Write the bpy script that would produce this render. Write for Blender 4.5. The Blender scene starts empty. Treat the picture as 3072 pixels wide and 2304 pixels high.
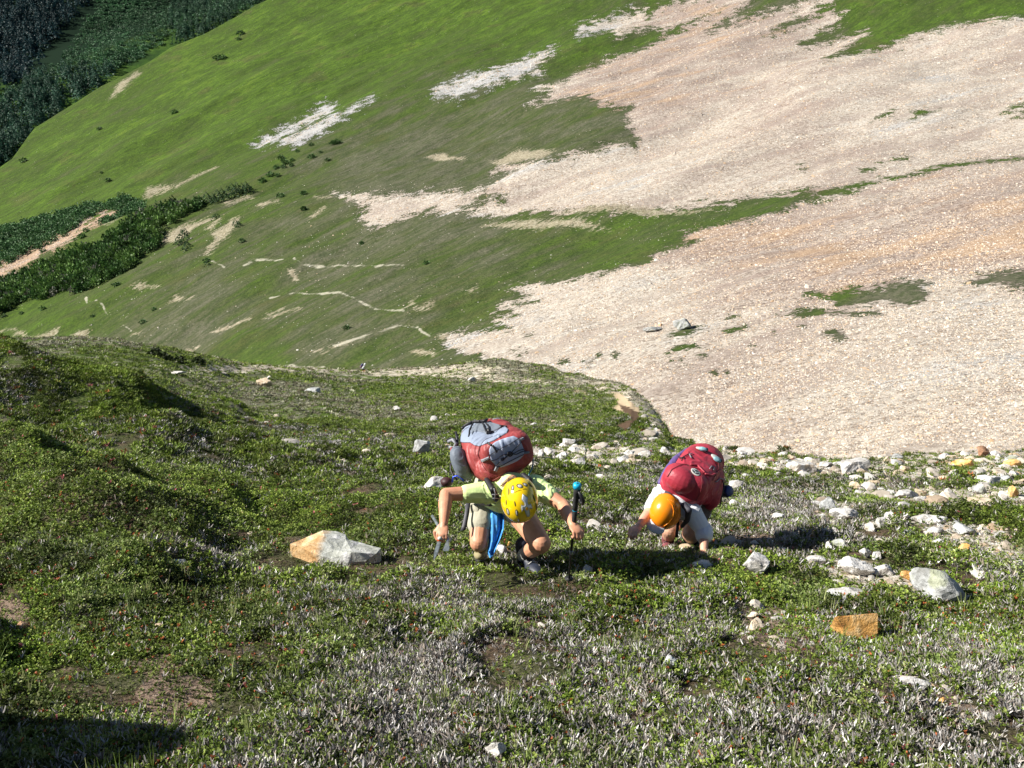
import bpy, bmesh, math, random
import numpy as np
from mathutils import Vector, Matrix
from mathutils.bvhtree import BVHTree
random.seed(7); rng = np.random.default_rng(11)
SC = bpy.context.scene
COL = SC.collection

# ------------------------------------------------------------------ frame
# The near slope is a plane dipping 35 degrees. (t, s, n) = metres across the
# slope, down the slope, and square off it. The eye is 1.3 m off the plane.
PITCH = math.radians(35.0); CP, SP = math.cos(PITCH), math.sin(PITCH)
EYE = 1.3; FPX = 2987.0
CAMZ = 620.0
def W(t, s, n):
    m = np.asarray(n, float) - EYE; s = np.asarray(s, float); t = np.asarray(t, float)
    t, s, m = np.broadcast_arrays(t, s, m)
    return np.stack([t, s*CP + m*SP, CAMZ - s*SP + m*CP], -1)
def V(t, s, n): return Vector([float(a) for a in W(t, s, n)])
def DV(t, s, n):            # direction
    return Vector((t, s*CP + n*SP, -s*SP + n*CP)).normalized()
def PT(X, Y, s):            # slope coords of the point seen at (X,Y) of the 3072 px photo at depth s
    return ((X-1536.0)/FPX*s, s, EYE - (Y-1152.0)/FPX*s)
def P(X, Y, s): return V(*PT(X, Y, s))
CAM = V(0, 0, EYE)
def cam_ray(X, Y): return (P(X, Y, 1.0) - CAM).normalized()

# ------------------------------------------------------------------ noise
def _h(ix, iy, seed):
    v = (ix.astype(np.int64)*374761393 + iy.astype(np.int64)*668265263 + seed*1442695041) & 0xffffffff
    v = ((v ^ (v >> 13))*1274126177) & 0xffffffff
    v = v ^ (v >> 16)
    return (v & 0xffff)/32767.5 - 1.0
def vn(x, y, seed=0):
    x = np.asarray(x, float); y = np.asarray(y, float)
    ix = np.floor(x); iy = np.floor(y); fx = x-ix; fy = y-iy
    fx = fx*fx*(3-2*fx); fy = fy*fy*(3-2*fy)
    a = _h(ix, iy, seed); b = _h(ix+1, iy, seed); c = _h(ix, iy+1, seed); d = _h(ix+1, iy+1, seed)
    return (a*(1-fx)+b*fx)*(1-fy) + (c*(1-fx)+d*fx)*fy
def fbm(x, y, seed=0, o=4, g=.5):
    r = 0; a = 1; tot = 0
    for k in range(o):
        r = r + a*vn(np.asarray(x)*2**k+17.3*k, np.asarray(y)*2**k-9.1*k, seed+k); tot += a; a *= g
    return r/tot
def sst(a, b, x):
    v = np.clip((np.asarray(x, float)-a)/(b-a), 0, 1); return v*v*(3-2*v)
def sdf(poly, X, Y):
    """signed distance, positive inside, of photo points X,Y to a polygon"""
    d = np.full(X.shape, 1e18); ins = np.zeros(X.shape, bool)
    n = len(poly)
    for i in range(n):
        ax, ay = poly[i]; bx, by = poly[(i+1) % n]
        ex, ey = bx-ax, by-ay; L = ex*ex+ey*ey+1e-9
        h = np.clip(((X-ax)*ex+(Y-ay)*ey)/L, 0, 1)
        d = np.minimum(d, (X-ax-h*ex)**2+(Y-ay-h*ey)**2)
        c = ((ay > Y) != (by > Y)) & (X < (bx-ax)*(Y-ay)/(by-ay+1e-12)+ax)
        ins ^= c
    return np.sqrt(d)*np.where(ins, 1, -1)
def line_d(pl, X, Y):
    d = np.full(X.shape, 1e18)
    for (ax, ay), (bx, by) in zip(pl[:-1], pl[1:]):
        ex, ey = bx-ax, by-ay; L = ex*ex+ey*ey+1e-9
        h = np.clip(((X-ax)*ex+(Y-ay)*ey)/L, 0, 1)
        d = np.minimum(d, (X-ax-h*ex)**2+(Y-ay-h*ey)**2)
    return np.sqrt(d)
def zz(ox, oy, k, pts): return [(ox+a/k, oy+b/k) for a, b in pts]

# ------------------------------------------------------------------ tags
def tag(o, label=None, cat=None, group=None, kind=None):
    if label: o['label'] = label
    if cat: o['category'] = cat
    if group: o['group'] = group
    if kind: o['kind'] = kind
    return o
def link(name, me, mat=None, parent=None):
    o = bpy.data.objects.new(name, me); COL.objects.link(o)
    if mat is not None and me is not None:
        for m in (mat if isinstance(mat, (list, tuple)) else [mat]): me.materials.append(m)
    if parent is not None:
        o.parent = parent; o.matrix_parent_inverse = Matrix.Translation(-parent.location)
    return o
def empty(name, loc):
    o = bpy.data.objects.new(name, None); COL.objects.link(o); o.location = loc
    o.empty_display_size = .1; return o
def npmesh(name, co, faces, smooth=True, cols=None, attrs=None):
    """co (N,3), faces (M,k) int array of one size"""
    me = bpy.data.meshes.new(name)
    co = np.asarray(co, np.float32); faces = np.asarray(faces, np.int32)
    M, k = faces.shape
    me.vertices.add(len(co)); me.vertices.foreach_set('co', co.ravel())
    me.loops.add(M*k); me.loops.foreach_set('vertex_index', faces.ravel())
    me.polygons.add(M); me.polygons.foreach_set('loop_start', np.arange(0, M*k, k, dtype=np.int32))
    me.polygons.foreach_set('loop_total', np.full(M, k, np.int32))
    me.polygons.foreach_set('use_smooth', np.full(M, smooth, bool))
    if cols is not None:
        a = me.color_attributes.new('tint', 'FLOAT_COLOR', 'POINT')
        c = np.ones((len(co), 4), np.float32); c[:, :3] = cols; a.data.foreach_set('color', c.ravel())
    for key, val in (attrs or {}).items():
        a = me.attributes.new(key, 'FLOAT', 'POINT'); a.data.foreach_set('value', np.asarray(val, np.float32).ravel())
    me.update(calc_edges=True)
    return me
def grid_faces(nr, nc):
    i = np.arange(nr-1)[:, None]*nc + np.arange(nc-1)[None]
    return np.stack([i, i+1, i+nc+1, i+nc], -1).reshape(-1, 4)

# ------------------------------------------------------------------ materials
class NT:
    def __init__(s, name):
        s.m = bpy.data.materials.new(name); s.m.use_nodes = True; s.t = s.m.node_tree
        s.b = s.t.nodes['Principled BSDF']; s.out = s.t.nodes['Material Output']
    def n(s, typ, ins=None, **kw):
        nd = s.t.nodes.new(typ)
        for k, v in kw.items(): setattr(nd, k, v)
        for k, v in (ins or {}).items(): s.set(nd.inputs[k], v)
        return nd
    def set(s, sock, v):
        if isinstance(v, bpy.types.NodeSocket): s.t.links.new(v, sock)
        elif isinstance(v, bpy.types.Node): s.t.links.new(v.outputs[0], sock)
        else:
            if isinstance(v, (tuple, list)) and len(v) == 3 and sock.type == 'RGBA': v = (*v, 1)
            sock.default_value = v
    def attr(s, name): return s.n('ShaderNodeAttribute', attribute_name=name).outputs['Fac']
    def noise(s, scale, detail=4, rough=.55, vec=None, dist=0):
        d = {'Scale': scale, 'Detail': detail, 'Roughness': rough, 'Distortion': dist}
        if vec is not None: d['Vector'] = vec
        return s.n('ShaderNodeTexNoise', d).outputs['Fac']
    def geo(s): return s.n('ShaderNodeNewGeometry').outputs['Position']
    def math(s, op, a, b=0.0, c=0.0, clamp=False):
        nd = s.n('ShaderNodeMath', operation=op); nd.use_clamp = clamp
        s.set(nd.inputs[0], a); s.set(nd.inputs[1], b)
        if op in ('MULTIPLY_ADD',): s.set(nd.inputs[2], c)
        return nd.outputs[0]
    def mix(s, f, a, b, mode='MIX'):
        nd = s.n('ShaderNodeMix', data_type='RGBA', blend_type=mode)
        s.set(nd.inputs[0], f); s.set(nd.inputs[6], a); s.set(nd.inputs[7], b); return nd.outputs[2]
    def ramp(s, f, stops, interp='LINEAR'):
        nd = s.n('ShaderNodeValToRGB', {'Fac': f}); cr = nd.color_ramp; cr.interpolation = interp
        while len(cr.elements) < len(stops): cr.elements.new(.5)
        for e, (p, c) in zip(cr.elements, stops): e.position = p; e.color = (*c, 1) if len(c) == 3 else c
        return nd.outputs[0]
    def mapr(s, v, a, b, c=0., d=1., smooth=True):
        nd = s.n('ShaderNodeMapRange', {'Value': v, 'From Min': a, 'From Max': b, 'To Min': c, 'To Max': d})
        if smooth: nd.interpolation_type = 'SMOOTHSTEP'
        return nd.outputs[0]
    def bump(s, h, strength=.5, dist=.02):
        nd = s.n('ShaderNodeBump', {'Strength': strength, 'Distance': dist, 'Height': h}); return nd.outputs[0]
    def fin(s, col, rough=.8, normal=None, **kw):
        s.set(s.b.inputs['Base Color'], col); s.set(s.b.inputs['Roughness'], rough)
        if normal is not None: s.set(s.b.inputs['Normal'], normal)
        for k, v in kw.items(): s.set(s.b.inputs[k.replace('_', ' ')], v)
        return s.m

_cache = {}
def simple(name, col, rough=.6, var=.12, scale=30., bump=.0, bscale=None, bd=.004, metal=0., **kw):
    """a plain coloured material with a little tonal noise and optional bump"""
    if name in _cache: return _cache[name]
    k = NT(name); pos = k.geo()
    nz = k.noise(scale, 4, .6, pos)
    c2 = tuple(max(0, c*(1-var*2)) for c in col); c1 = tuple(min(1, c*(1+var)) for c in col)
    c = k.mix(k.mapr(nz, .3, .7), c2, c1)
    nrm = None
    if bump: nrm = k.bump(k.noise(bscale or scale, 3, .5, pos, .6), bump, bd)
    m = k.fin(c, rough, nrm, Metallic=metal, **kw); _cache[name] = m
    return m
def foliage_mat(name, trans=.35, rough=.6):
    k = NT(name); a = k.n('ShaderNodeVertexColor', layer_name='tint').outputs[0]
    nz = k.noise(9., 3, .6, k.geo())
    c = k.mix(1.0, a, k.ramp(nz, [(.3, (.75, .75, .75)), (.7, (1.2, 1.2, 1.15))]), 'MULTIPLY')
    k.fin(c, rough, Specular_IOR_Level=.25)
    tr = k.n('ShaderNodeBsdfTranslucent', {'Color': c})
    mx = k.n('ShaderNodeMixShader', {0: trans, 1: k.b.outputs[0], 2: tr})
    k.t.links.new(mx.outputs[0], k.out.inputs['Surface'])
    return k.m
# ================================================================== the near slope
cx_ = np.array([-700, -300, 0, 100, 157, 207, 240, 300, 363, 440, 490, 540, 565, 600, 632, 645, 660, 672, 700, 780, 850, 1024, 1300, 1700.])
cy_ = np.array([330, 336, 343, 346, 351, 361, 366, 369, 371, 368, 363, 368, 374, 384, 388, 397, 416, 436, 452, 460, 462, 455, 450, 445.])
cs_ = np.array([70, 70, 70, 70, 72, 85, 105, 130, 160, 150, 130, 105, 85, 60, 45, 38, 30, 24, 20, 18, 17, 18, 18, 18.])
def crest(q):
    x = 512 + q*995.67
    yc = np.interp(x, cx_, cy_)+(3.2*fbm(x/16, x*0, 401, 3)+2.5*fbm(x/45, x*0+3, 403, 2))*sst(440, 520, x)*sst(820, 700, x); sc = np.interp(x, cx_, cs_)
    return sc, EYE + (384-yc)/995.67*sc
MOUNDS = [(520, 1395, 150, .34), (790, 1392, 120, .30), (640, 1500, 110, .16), (880, 1268, 60, .32), (150, 1300, 110, .42), (300, 1262, 80, .28), (420, 1330, 100, .35), (700, 1300, 80, .35),
          (80, 1480, 130, .22), (330, 1560, 100, .12), (1010, 1290, 60, .25), (120, 1760, 120, .12), (1120, 1480, 60, .10), (2120, 1790, 90, .09), (2270, 1775, 60, .06), (560, 1650, 80, .07), (1680, 2030, 120, .04), (1500, 2120, 140, .05), (2700, 2120, 120, .05)]
def hA(t, s):
    q = t/np.maximum(s, .3)
    q = np.where(s < 3, t/3.0, q)
    sc, nc = crest(q)
    # base: flat near, easing to the crest height, then rolling away
    f = sst(0, 1, (s-9)/np.maximum(sc-9, 2))
    n = nc*f
    over = np.maximum(s-sc, 0)
    k = 1.3/np.maximum(sc, 10)
    n = n - k*over*over/(1+.25*over*k) - .0*over
    # hump on the left, 20 m down
    n = n + 2.35*np.exp(-((t+13.6)/5.2)**2 - ((s-21)/4.2)**2)
    n = n + .55*np.exp(-((t+6.5)/2.2)**2 - ((s-13)/3.5)**2)
    n = n + .42*np.exp(-((t+3.6)/.9)**2 - ((s-9.0)/1.5)**2)
    n = n + .30*np.exp(-((t+2.6)/.7)**2 - ((s-6.3)/1.0)**2)
    # knoll just outside the frame, lower left, that shades the corner
    n = n + 1.04*np.exp(-((t+2.72)/.48)**2 - ((s-3.05)/.58)**2)
    n = n + .30*np.exp(-((t+2.75)/.35)**2 - ((s-4.75)/.25)**2)
    for (X_, Y_, w_, h_) in MOUNDS:
        s0 = EYE*FPX/(Y_-1152.); t0 = (X_-1536)/FPX*s0; a = (t-t0)*.80+(s-s0)*.35; b = -(t-t0)*.35+(s-s0)*.45
        r = w_/FPX*s0; g_ = np.exp(-(b/(r*1.1))**2)*np.where(a < 0, np.exp(-(a/(r*1.15))**2), np.exp(-(a/(r*.36))**2)); n = n+h_*g_
    left = sst(.15, -.35, q)
    amp = .06 + .20*left
    amp = amp*sst(3.5, 9, s) + .035
    n = n + amp*fbm((t+.55*s)/1.7, (s-.3*t)/2.6, 3, 3)*sst(200, 60, s)
    n = n + .045*fbm(t/.42, s/.5, 9, 3)
    n = n + .5*fbm(t/9., s/13., 21, 2)*sst(14, 45, s)*sst(160, 60, s)
    return n
def ground(X, Y, smax=60.):
    """slope coordinates of the near ground seen at photo pixel (X,Y)"""
    s = np.geomspace(2.0, smax, 1600)
    t = (X-1536)/FPX*s; ray = EYE-(Y-1152)/FPX*s
    d = ray-hA(t, s)
    k = np.argmax(d < 0)
    if d[k] >= 0: k = len(s)-1
    if k > 0:
        a = d[k-1]/(d[k-1]-d[k]+1e-12); sk = s[k-1]+a*(s[k]-s[k-1])
    else: sk = s[0]
    tk = (X-1536)/FPX*sk
    return float(tk), float(sk), float(hA(np.array(tk), np.array(sk)))
def onA(t, s, up=0.): return V(t, s, float(hA(np.array(float(t)), np.array(float(s)))) + up)

yy = np.concatenate([[4200, 3000, 2200, 1800, 1500, 1300, 1150, 1000, 900], np.arange(840, 384+26, -1.0), 384+np.geomspace(26, 6.0, 110)])
ssA = np.concatenate([1295./(yy-384), np.geomspace(1295/6.*1.01, 330, 30)])
qA = np.concatenate([np.linspace(-1.5, -.62, 60), np.linspace(-.60, .60, 900), np.linspace(.62, 1.5, 60)])
S_, Q_ = np.meshgrid(ssA, qA, indexing='ij')
Q2 = Q_*np.maximum(S_, 1.6)
NA = hA(Q2, S_)
XA = 1536+Q2/S_*FPX; YA = 1152+(EYE-NA)/S_*FPX

# bare soil, rubble and rusty patches on the near slope, as outlines on the ground
bareA = [zz(0, 1500, 2.063, [(700, 1000), (1050, 940), (1250, 1060), (1360, 1200), (1250, 1300), (1050, 1420), (930, 1350), (850, 1200), (900, 1080)]),
         zz(0, 1500, 2.063, [(0, 560), (120, 640), (260, 780), (120, 830), (0, 760)]),
         zz(1000, 1600, 2.063, [(920, 490), (1150, 540), (1330, 570), (1250, 610), (1080, 580)]),
         zz(2000, 1500, 2.063, [(420, 640), (700, 660), (900, 800), (1060, 860), (820, 960), (560, 930), (400, 860)]),
         zz(2000, 1500, 2.063, [(1250, 1100), (1480, 1040), (1900, 1230), (2040, 1360), (1800, 1380), (1600, 1260)]),
         zz(2000, 1500, 2.063, [(860, 1140), (1100, 1120), (1400, 1220), (1380, 1300), (1050, 1230)]),
         [(1480, 1635), (1560, 1640), (1570, 1672), (1500, 1676)],
         [(2200, 1590), (2330, 1600), (2360, 1655), (2230, 1650), (2150, 1640)],
         zz(1000, 700, 2.063, [(420, 1030), (500, 1025), (500, 1055), (430, 1058)]),
         zz(1000, 700, 2.063, [(1280, 1210), (1420, 1225), (1430, 1262), (1300, 1245)])]
rubA = [zz(2000, 1500, 2.063, [(980, 360), (1300, 400), (1560, 480), (1900, 560), (1950, 640), (1500, 610), (1050, 540), (930, 420)]),
        zz(2000, 1500, 2.063, [(1500, 130), (2050, 170), (2250, 330), (2400, 500), (1900, 460), (1950, 330), (1600, 220)]),
        zz(2000, 1500, 2.063, [(860, 10), (1150, 30), (1330, 150), (1100, 140), (900, 60)]),
        [(1560, 1338), (1830, 1335), (2150, 1345), (2400, 1372), (3200, 1330), (3200, 1452), (2700, 1440), (2300, 1428), (1900, 1392), (1600, 1408)],
        [(2500, 1460), (3200, 1460), (3200, 1530), (2850, 1540)],
        [(1690, 1128), (1800, 1140), (1890, 1158), (1960, 1205), (1992, 1262), (1985, 1335), (1905, 1345), (1945, 1275), (1880, 1205), (1780, 1168)],
        [(480, 1108), (820, 1090), (1060, 1093), (1400, 1090), (1600, 1110), (1500, 1122), (1100, 1124), (900, 1112), (700, 1118)],
        [(1110, 1115), (1500, 1120), (1700, 1150), (1400, 1140), (1200, 1132)]]
sandA = [zz(1000, 700, 2.063, [(1720, 985), (1780, 990), (1900, 1090), (1890, 1150), (1800, 1110), (1700, 1080), (1760, 1060)]),
         zz(1000, 700, 2.063, [(1480, 965), (1590, 985), (1560, 1000)])]
soilA = [zz(1000, 700, 2.063, [(1740, 1040), (1900, 1110), (1890, 1170), (1810, 1230), (1720, 1200), (1840, 1150)])]
def best(polys, X, Y): return np.max([sdf(p, X, Y) for p in polys], 0)
bA = best(bareA, XA, YA); rA = best(rubA, XA, YA); saA = best(sandA, XA, YA); soA = best(soilA, XA, YA)
clipv = lambda a: np.clip(a, -60, 60)
meA = npmesh('near_slope', W(Q2, S_, NA).reshape(-1, 3), grid_faces(len(ssA), len(qA))[:, ::-1],
             attrs={'bare': clipv(bA), 'rub': clipv(rA), 'sand': clipv(saA), 'soil': clipv(soA), 'dist': S_})
def mat_near():
    k = NT('heather_ground'); pos = k.geo(); d = k.attr('dist')
    n1 = k.noise(55., 6, .7, pos); n2 = k.noise(2.2, 5, .6, pos); n3 = k.noise(.55, 5, .6, pos); n4 = k.noise(14., 4, .6, pos)
    nb = k.noise(1.6, 6, .65, pos)
    soil = k.ramp(n1, [(.3, (.035, .022, .015)), (.5, (.10, .068, .045)), (.72, (.23, .18, .13))])
    litter = k.ramp(n1, [(.35, (.03, .035, .012)), (.55, (.085, .085, .04)), (.7, (.20, .18, .14))])
    near = k.mix(k.mapr(n2, .42, .6), litter, soil)
    # farther off the shrubs merge with the ground
    green = k.ramp(n4, [(.3, (.028, .05, .008)), (.52, (.075, .12, .02)), (.7, (.15, .19, .05))])
    grey = k.ramp(n4, [(.3, (.07, .075, .04)), (.7, (.25, .24, .17))])
    far = k.mix(k.mapr(k.math('ADD', k.math('MULTIPLY', n3, .55), k.math('MULTIPLY', nb, .45)), .45, .58), green, grey)
    c = k.mix(k.mapr(d, 9., 26.), near, far)
    vor = k.n('ShaderNodeTexVoronoi', {'Scale': 16., 'Vector': pos}); vorf = k.n('ShaderNodeTexVoronoi', {'Scale': 3.2, 'Vector': pos})
    stone = k.ramp(vor.outputs['Color'], [(.2, (.30, .24, .17)), (.45, (.48, .42, .33)), (.8, (.66, .62, .55))])
    stonef = k.ramp(vorf.outputs['Color'], [(.2, (.26, .22, .15)), (.5, (.46, .40, .31)), (.85, (.62, .57, .49))])
    st = k.mix(k.mapr(d, 15., 40.), stone, stonef)
    wob = k.math('MULTIPLY', k.math('SUBTRACT', nb, .5), 90.)
    mb = k.mapr(k.math('ADD', k.attr('bare'), wob), -4., 5.)
    c = k.mix(mb, c, k.ramp(n1, [(.3, (.09, .06, .045)), (.5, (.21, .15, .11)), (.72, (.40, .32, .25))]))
    mr = k.mapr(k.math('ADD', k.attr('rub'), wob), -5., 4.)
    c = k.mix(mr, c, st)
    c = k.mix(k.mapr(k.math('ADD', k.attr('sand'), k.math('MULTIPLY', wob, .3)), -3., 3.), c, (.52, .40, .26))
    c = k.mix(k.mapr(k.math('ADD', k.attr('soil'), k.math('MULTIPLY', wob, .3)), -3., 3.), c, (.11, .07, .045))
    h = k.math('ADD', k.math('MULTIPLY', n1, .35), n4)
    nr = k.bump(h, .9, .05)
    return k.fin(c, .95, nr, Specular_IOR_Level=.1)
near = link('near_slope', meA, mat_near()); tag(near, kind='structure')

# ================================================================== the basin, the scree bowl and the green spur
gx = np.array([-350, 0, 200, 400, 650, 1000, 1400.])
gy = np.array([-140, 0, 100, 200, 300, 350, 400, 455, 560.])
gs = np.array([
 [1300, 1120, 980, 1020, 900, 700, 600],
 [1080, 960, 860, 790, 680, 540, 450],
 [880, 800, 680, 580, 455, 365, 300],
 [740, 660, 490, 405, 295, 222, 185],
 [520, 450, 335, 265, 188, 134, 112],
 [430, 385, 280, 205, 146, 103, 88],
 [380, 345, 240, 168, 116, 80, 67],
 [350, 325, 215, 150, 90, 60, 50],
 [335, 305, 190, 130, 70, 44, 38.]])
fx = np.linspace(-350, 1400, 141); fy = np.linspace(-140, 560, 141)
def _interp2():
    L = np.log(gs); A_ = np.array([np.interp(fx, gx, r) for r in L]); B_ = np.array([np.interp(fy, gy, A_[:, j]) for j in range(len(fx))]).T
    for _ in range(3):
        for ax, r in ((0, 8), (1, 7)):
            pad = [(0, 0), (0, 0)]; pad[ax] = (r, r)
            Cc = np.pad(B_, pad, mode='reflect', reflect_type='odd'); cs = np.cumsum(Cc, ax)
            z = np.zeros_like(np.take(cs, [0], ax)); cs = np.concatenate([z, cs], ax); w = 2*r+1
            B_ = (np.take(cs, range(w, cs.shape[ax]), ax)-np.take(cs, range(0, cs.shape[ax]-w), ax))/w
    return B_
LS = _interp2()
def sB(x, y):
    x = np.clip(x, -350, 1399.9); y = np.clip(y, -140, 559.9)
    u = (x+350)/(fx[1]-fx[0]); v = (y+140)/(fy[1]-fy[0]); iu = np.clip(u.astype(int), 0, 139); iv = np.clip(v.astype(int), 0, 139)
    a = u-iu; b = v-iv
    return np.exp((LS[iv, iu]*(1-a)+LS[iv, iu+1]*a)*(1-b)+(LS[iv+1, iu]*(1-a)+LS[iv+1, iu+1]*a)*b)
sx_ = np.array([-350, -100, 0, 12, 35, 62, 102, 123, 147, 170, 204, 239, 256, 267, 330, 420, 1400.])
sy_ = np.array([330, 222, 167, 159, 128, 111, 86, 76, 63, 48, 34, 15, 5, 0, -50, -120, -120.])
xs = np.concatenate([np.linspace(-350, -32, 90), np.arange(-30, 1055, 1.0), np.linspace(1057, 1400, 90)])
rows = []
NR = 520
top = np.interp(xs, sx_, sy_)
w = np.linspace(0, 1, NR)[:, None]
Yb = 545*(1-w) + top[None]*w
Xb = np.repeat(xs[None], NR, 0)
Sb = sB(Xb, Yb)
Tb = (Xb-512)/995.67*Sb; Nb = EYE-(Yb-384)/995.67*Sb
# back side of the spur's crest
K = 24
Te = [Tb]; Se = [Sb]; Ne = [Nb]
for i in range(1, K+1):
    ds = i*6.0
    Se.append(Sb[-1:]+ds); Te.append(Tb[-1:]*(1+ds/Sb[-1:]*.6)); Ne.append(Nb[-1:]+ds*(-.05)-.02*ds*ds*.5)
Tb = np.concatenate(Te); Sb = np.concatenate(Se); Nb = np.concatenate(Ne)
wx, wy = Tb, Sb
far_w = sst(90, 400, Sb)
calm = sst(0, 60, 545-np.concatenate([Yb, np.repeat(Yb[-1:], K, 0)]))
edge = 1-sst(.80, 1.0, np.concatenate([np.repeat(w, len(xs), 1), np.ones((K, len(xs)))]))*.75
Pw = W(Tb, Sb, Nb)
xw, yw = Pw[..., 0], Pw[..., 1]
rel = (1.0*fbm(xw/26, yw/34, 41, 4) + 3.2*far_w*fbm((xw+.4*yw)/75, (yw-.2*xw)/120, 47, 3) + 4.2*far_w*fbm((.74*xw-.67*yw)/34, (.67*xw+.74*yw)/150, 49, 3) + .25*fbm(xw/5., yw/6., 43, 3))*edge
Pw[..., 2] += rel
XB = np.concatenate([Xb, np.repeat(Xb[-1:], K, 0)])*3; YB = np.concatenate([Yb, np.repeat(Yb[-1:], K, 0)])*3

k6 = 1.0676
scree_main = [(3400, 20), (2873, 75)] + zz(1000, 0, k6, [(1870, 105), (1780, 140), (1700, 168), (1560, 201), (1590, 170), (1710, 95), (1640, 100), (1500, 136), (1490, 128), (1560, 90), (1640, 42), (1590, 35), (1480, 80), (1380, 112), (1400, 90), (1520, 40), (1600, 5), (1520, 5), (1330, 60), (1190, 98), (1250, 60), (1330, 20),
     (1340, -30), (1200, -30), (1250, 20), (1130, 80), (1090, 105), (1000, 150), (880, 190), (800, 225), (720, 275), (635, 292), (700, 300), (690, 325), (618, 350), (720, 330), (812, 321), (860, 348), (955, 355), (940, 385), (975, 440), (970, 465), (900, 468), (800, 495), (700, 530), (600, 530), (530, 538), (515, 558), (580, 552), (510, 598), (430, 635), (350, 660), (290, 700),
     (450, 693), (740, 688), (1000, 665), (1250, 632), (1420, 605), (1640, 592), (1685, 606), (1480, 642), (1490, 660), (1320, 700), (1200, 722), (1120, 742)])
scree_main += [(a*1.3888, b*1.3888) for a, b in [(1510, 515), (1495, 524), (1420, 538), (1400, 568), (1310, 585), (1250, 600), (1160, 600), (1090, 618), (1150, 628), (1080, 650), (1130, 672), (1060, 680), (1100, 698), (960, 712), (975, 745), (1050, 775), (1180, 796), (1240, 812), (1330, 845), (1395, 880), (1425, 902)]]
scree_main += [(1900, 1400), (1800, 1640), (3400, 1640)]
s_strip = zz(1000, 0, k6, [(1310, 0), (1160, -10), (1100, 10), (1040, 25), (1010, 62), (1000, 30), (950, 42), (900, 62), (850, 80), (792, 98), (780, 132), (850, 112), (890, 100), (910, 122), (960, 95), (1040, 85), (1060, 92), (1130, 75), (1300, 10)])
f = 1.3888
F_ = lambda pts: [(a*f, b*f) for a, b in pts]
s1a = F_([(546, 310), (575, 292), (640, 262), (700, 222), (728, 220), (715, 238), (685, 250), (640, 278), (600, 300), (565, 312)])
s1b = F_([(600, 306), (640, 290), (680, 272), (735, 250), (810, 217), (800, 228), (745, 258), (715, 282), (680, 300), (640, 318), (618, 314)])
s2 = F_([(930, 218), (950, 196), (1000, 175), (1080, 155), (1150, 125), (1190, 110), (1200, 118), (1150, 155), (1175, 158), (1080, 180), (1020, 200), (985, 218), (960, 212)])
s3 = F_([(725, 430), (750, 436), (830, 440), (870, 430), (905, 432), (930, 425), (1000, 420), (1010, 440), (980, 452), (920, 462), (850, 492), (800, 500), (775, 482), (800, 462), (760, 448)])
s3b = F_([(1040, 492), (1100, 482), (1240, 478), (1320, 486), (1180, 494), (1100, 500)])
s3c = F_([(1190, 470), (1280, 450), (1340, 445), (1560, 442), (1380, 458), (1260, 468)])
sg1 = F_([(915, 335), (960, 320), (970, 335), (1010, 345), (960, 350)])
sg2 = F_([(1060, 350), (1120, 322), (1200, 330), (1170, 350), (1090, 358)])
s4 = F_([(-420, 830), (-200, 690), (-20, 575), (50, 538), (120, 505), (180, 478), (225, 462), (262, 455), (235, 475), (180, 502), (150, 530), (90, 555), (30, 592), (-20, 615), (-200, 735), (-420, 880)])
z6 = lambda p: zz(0, 560, 2.011, p)
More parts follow.
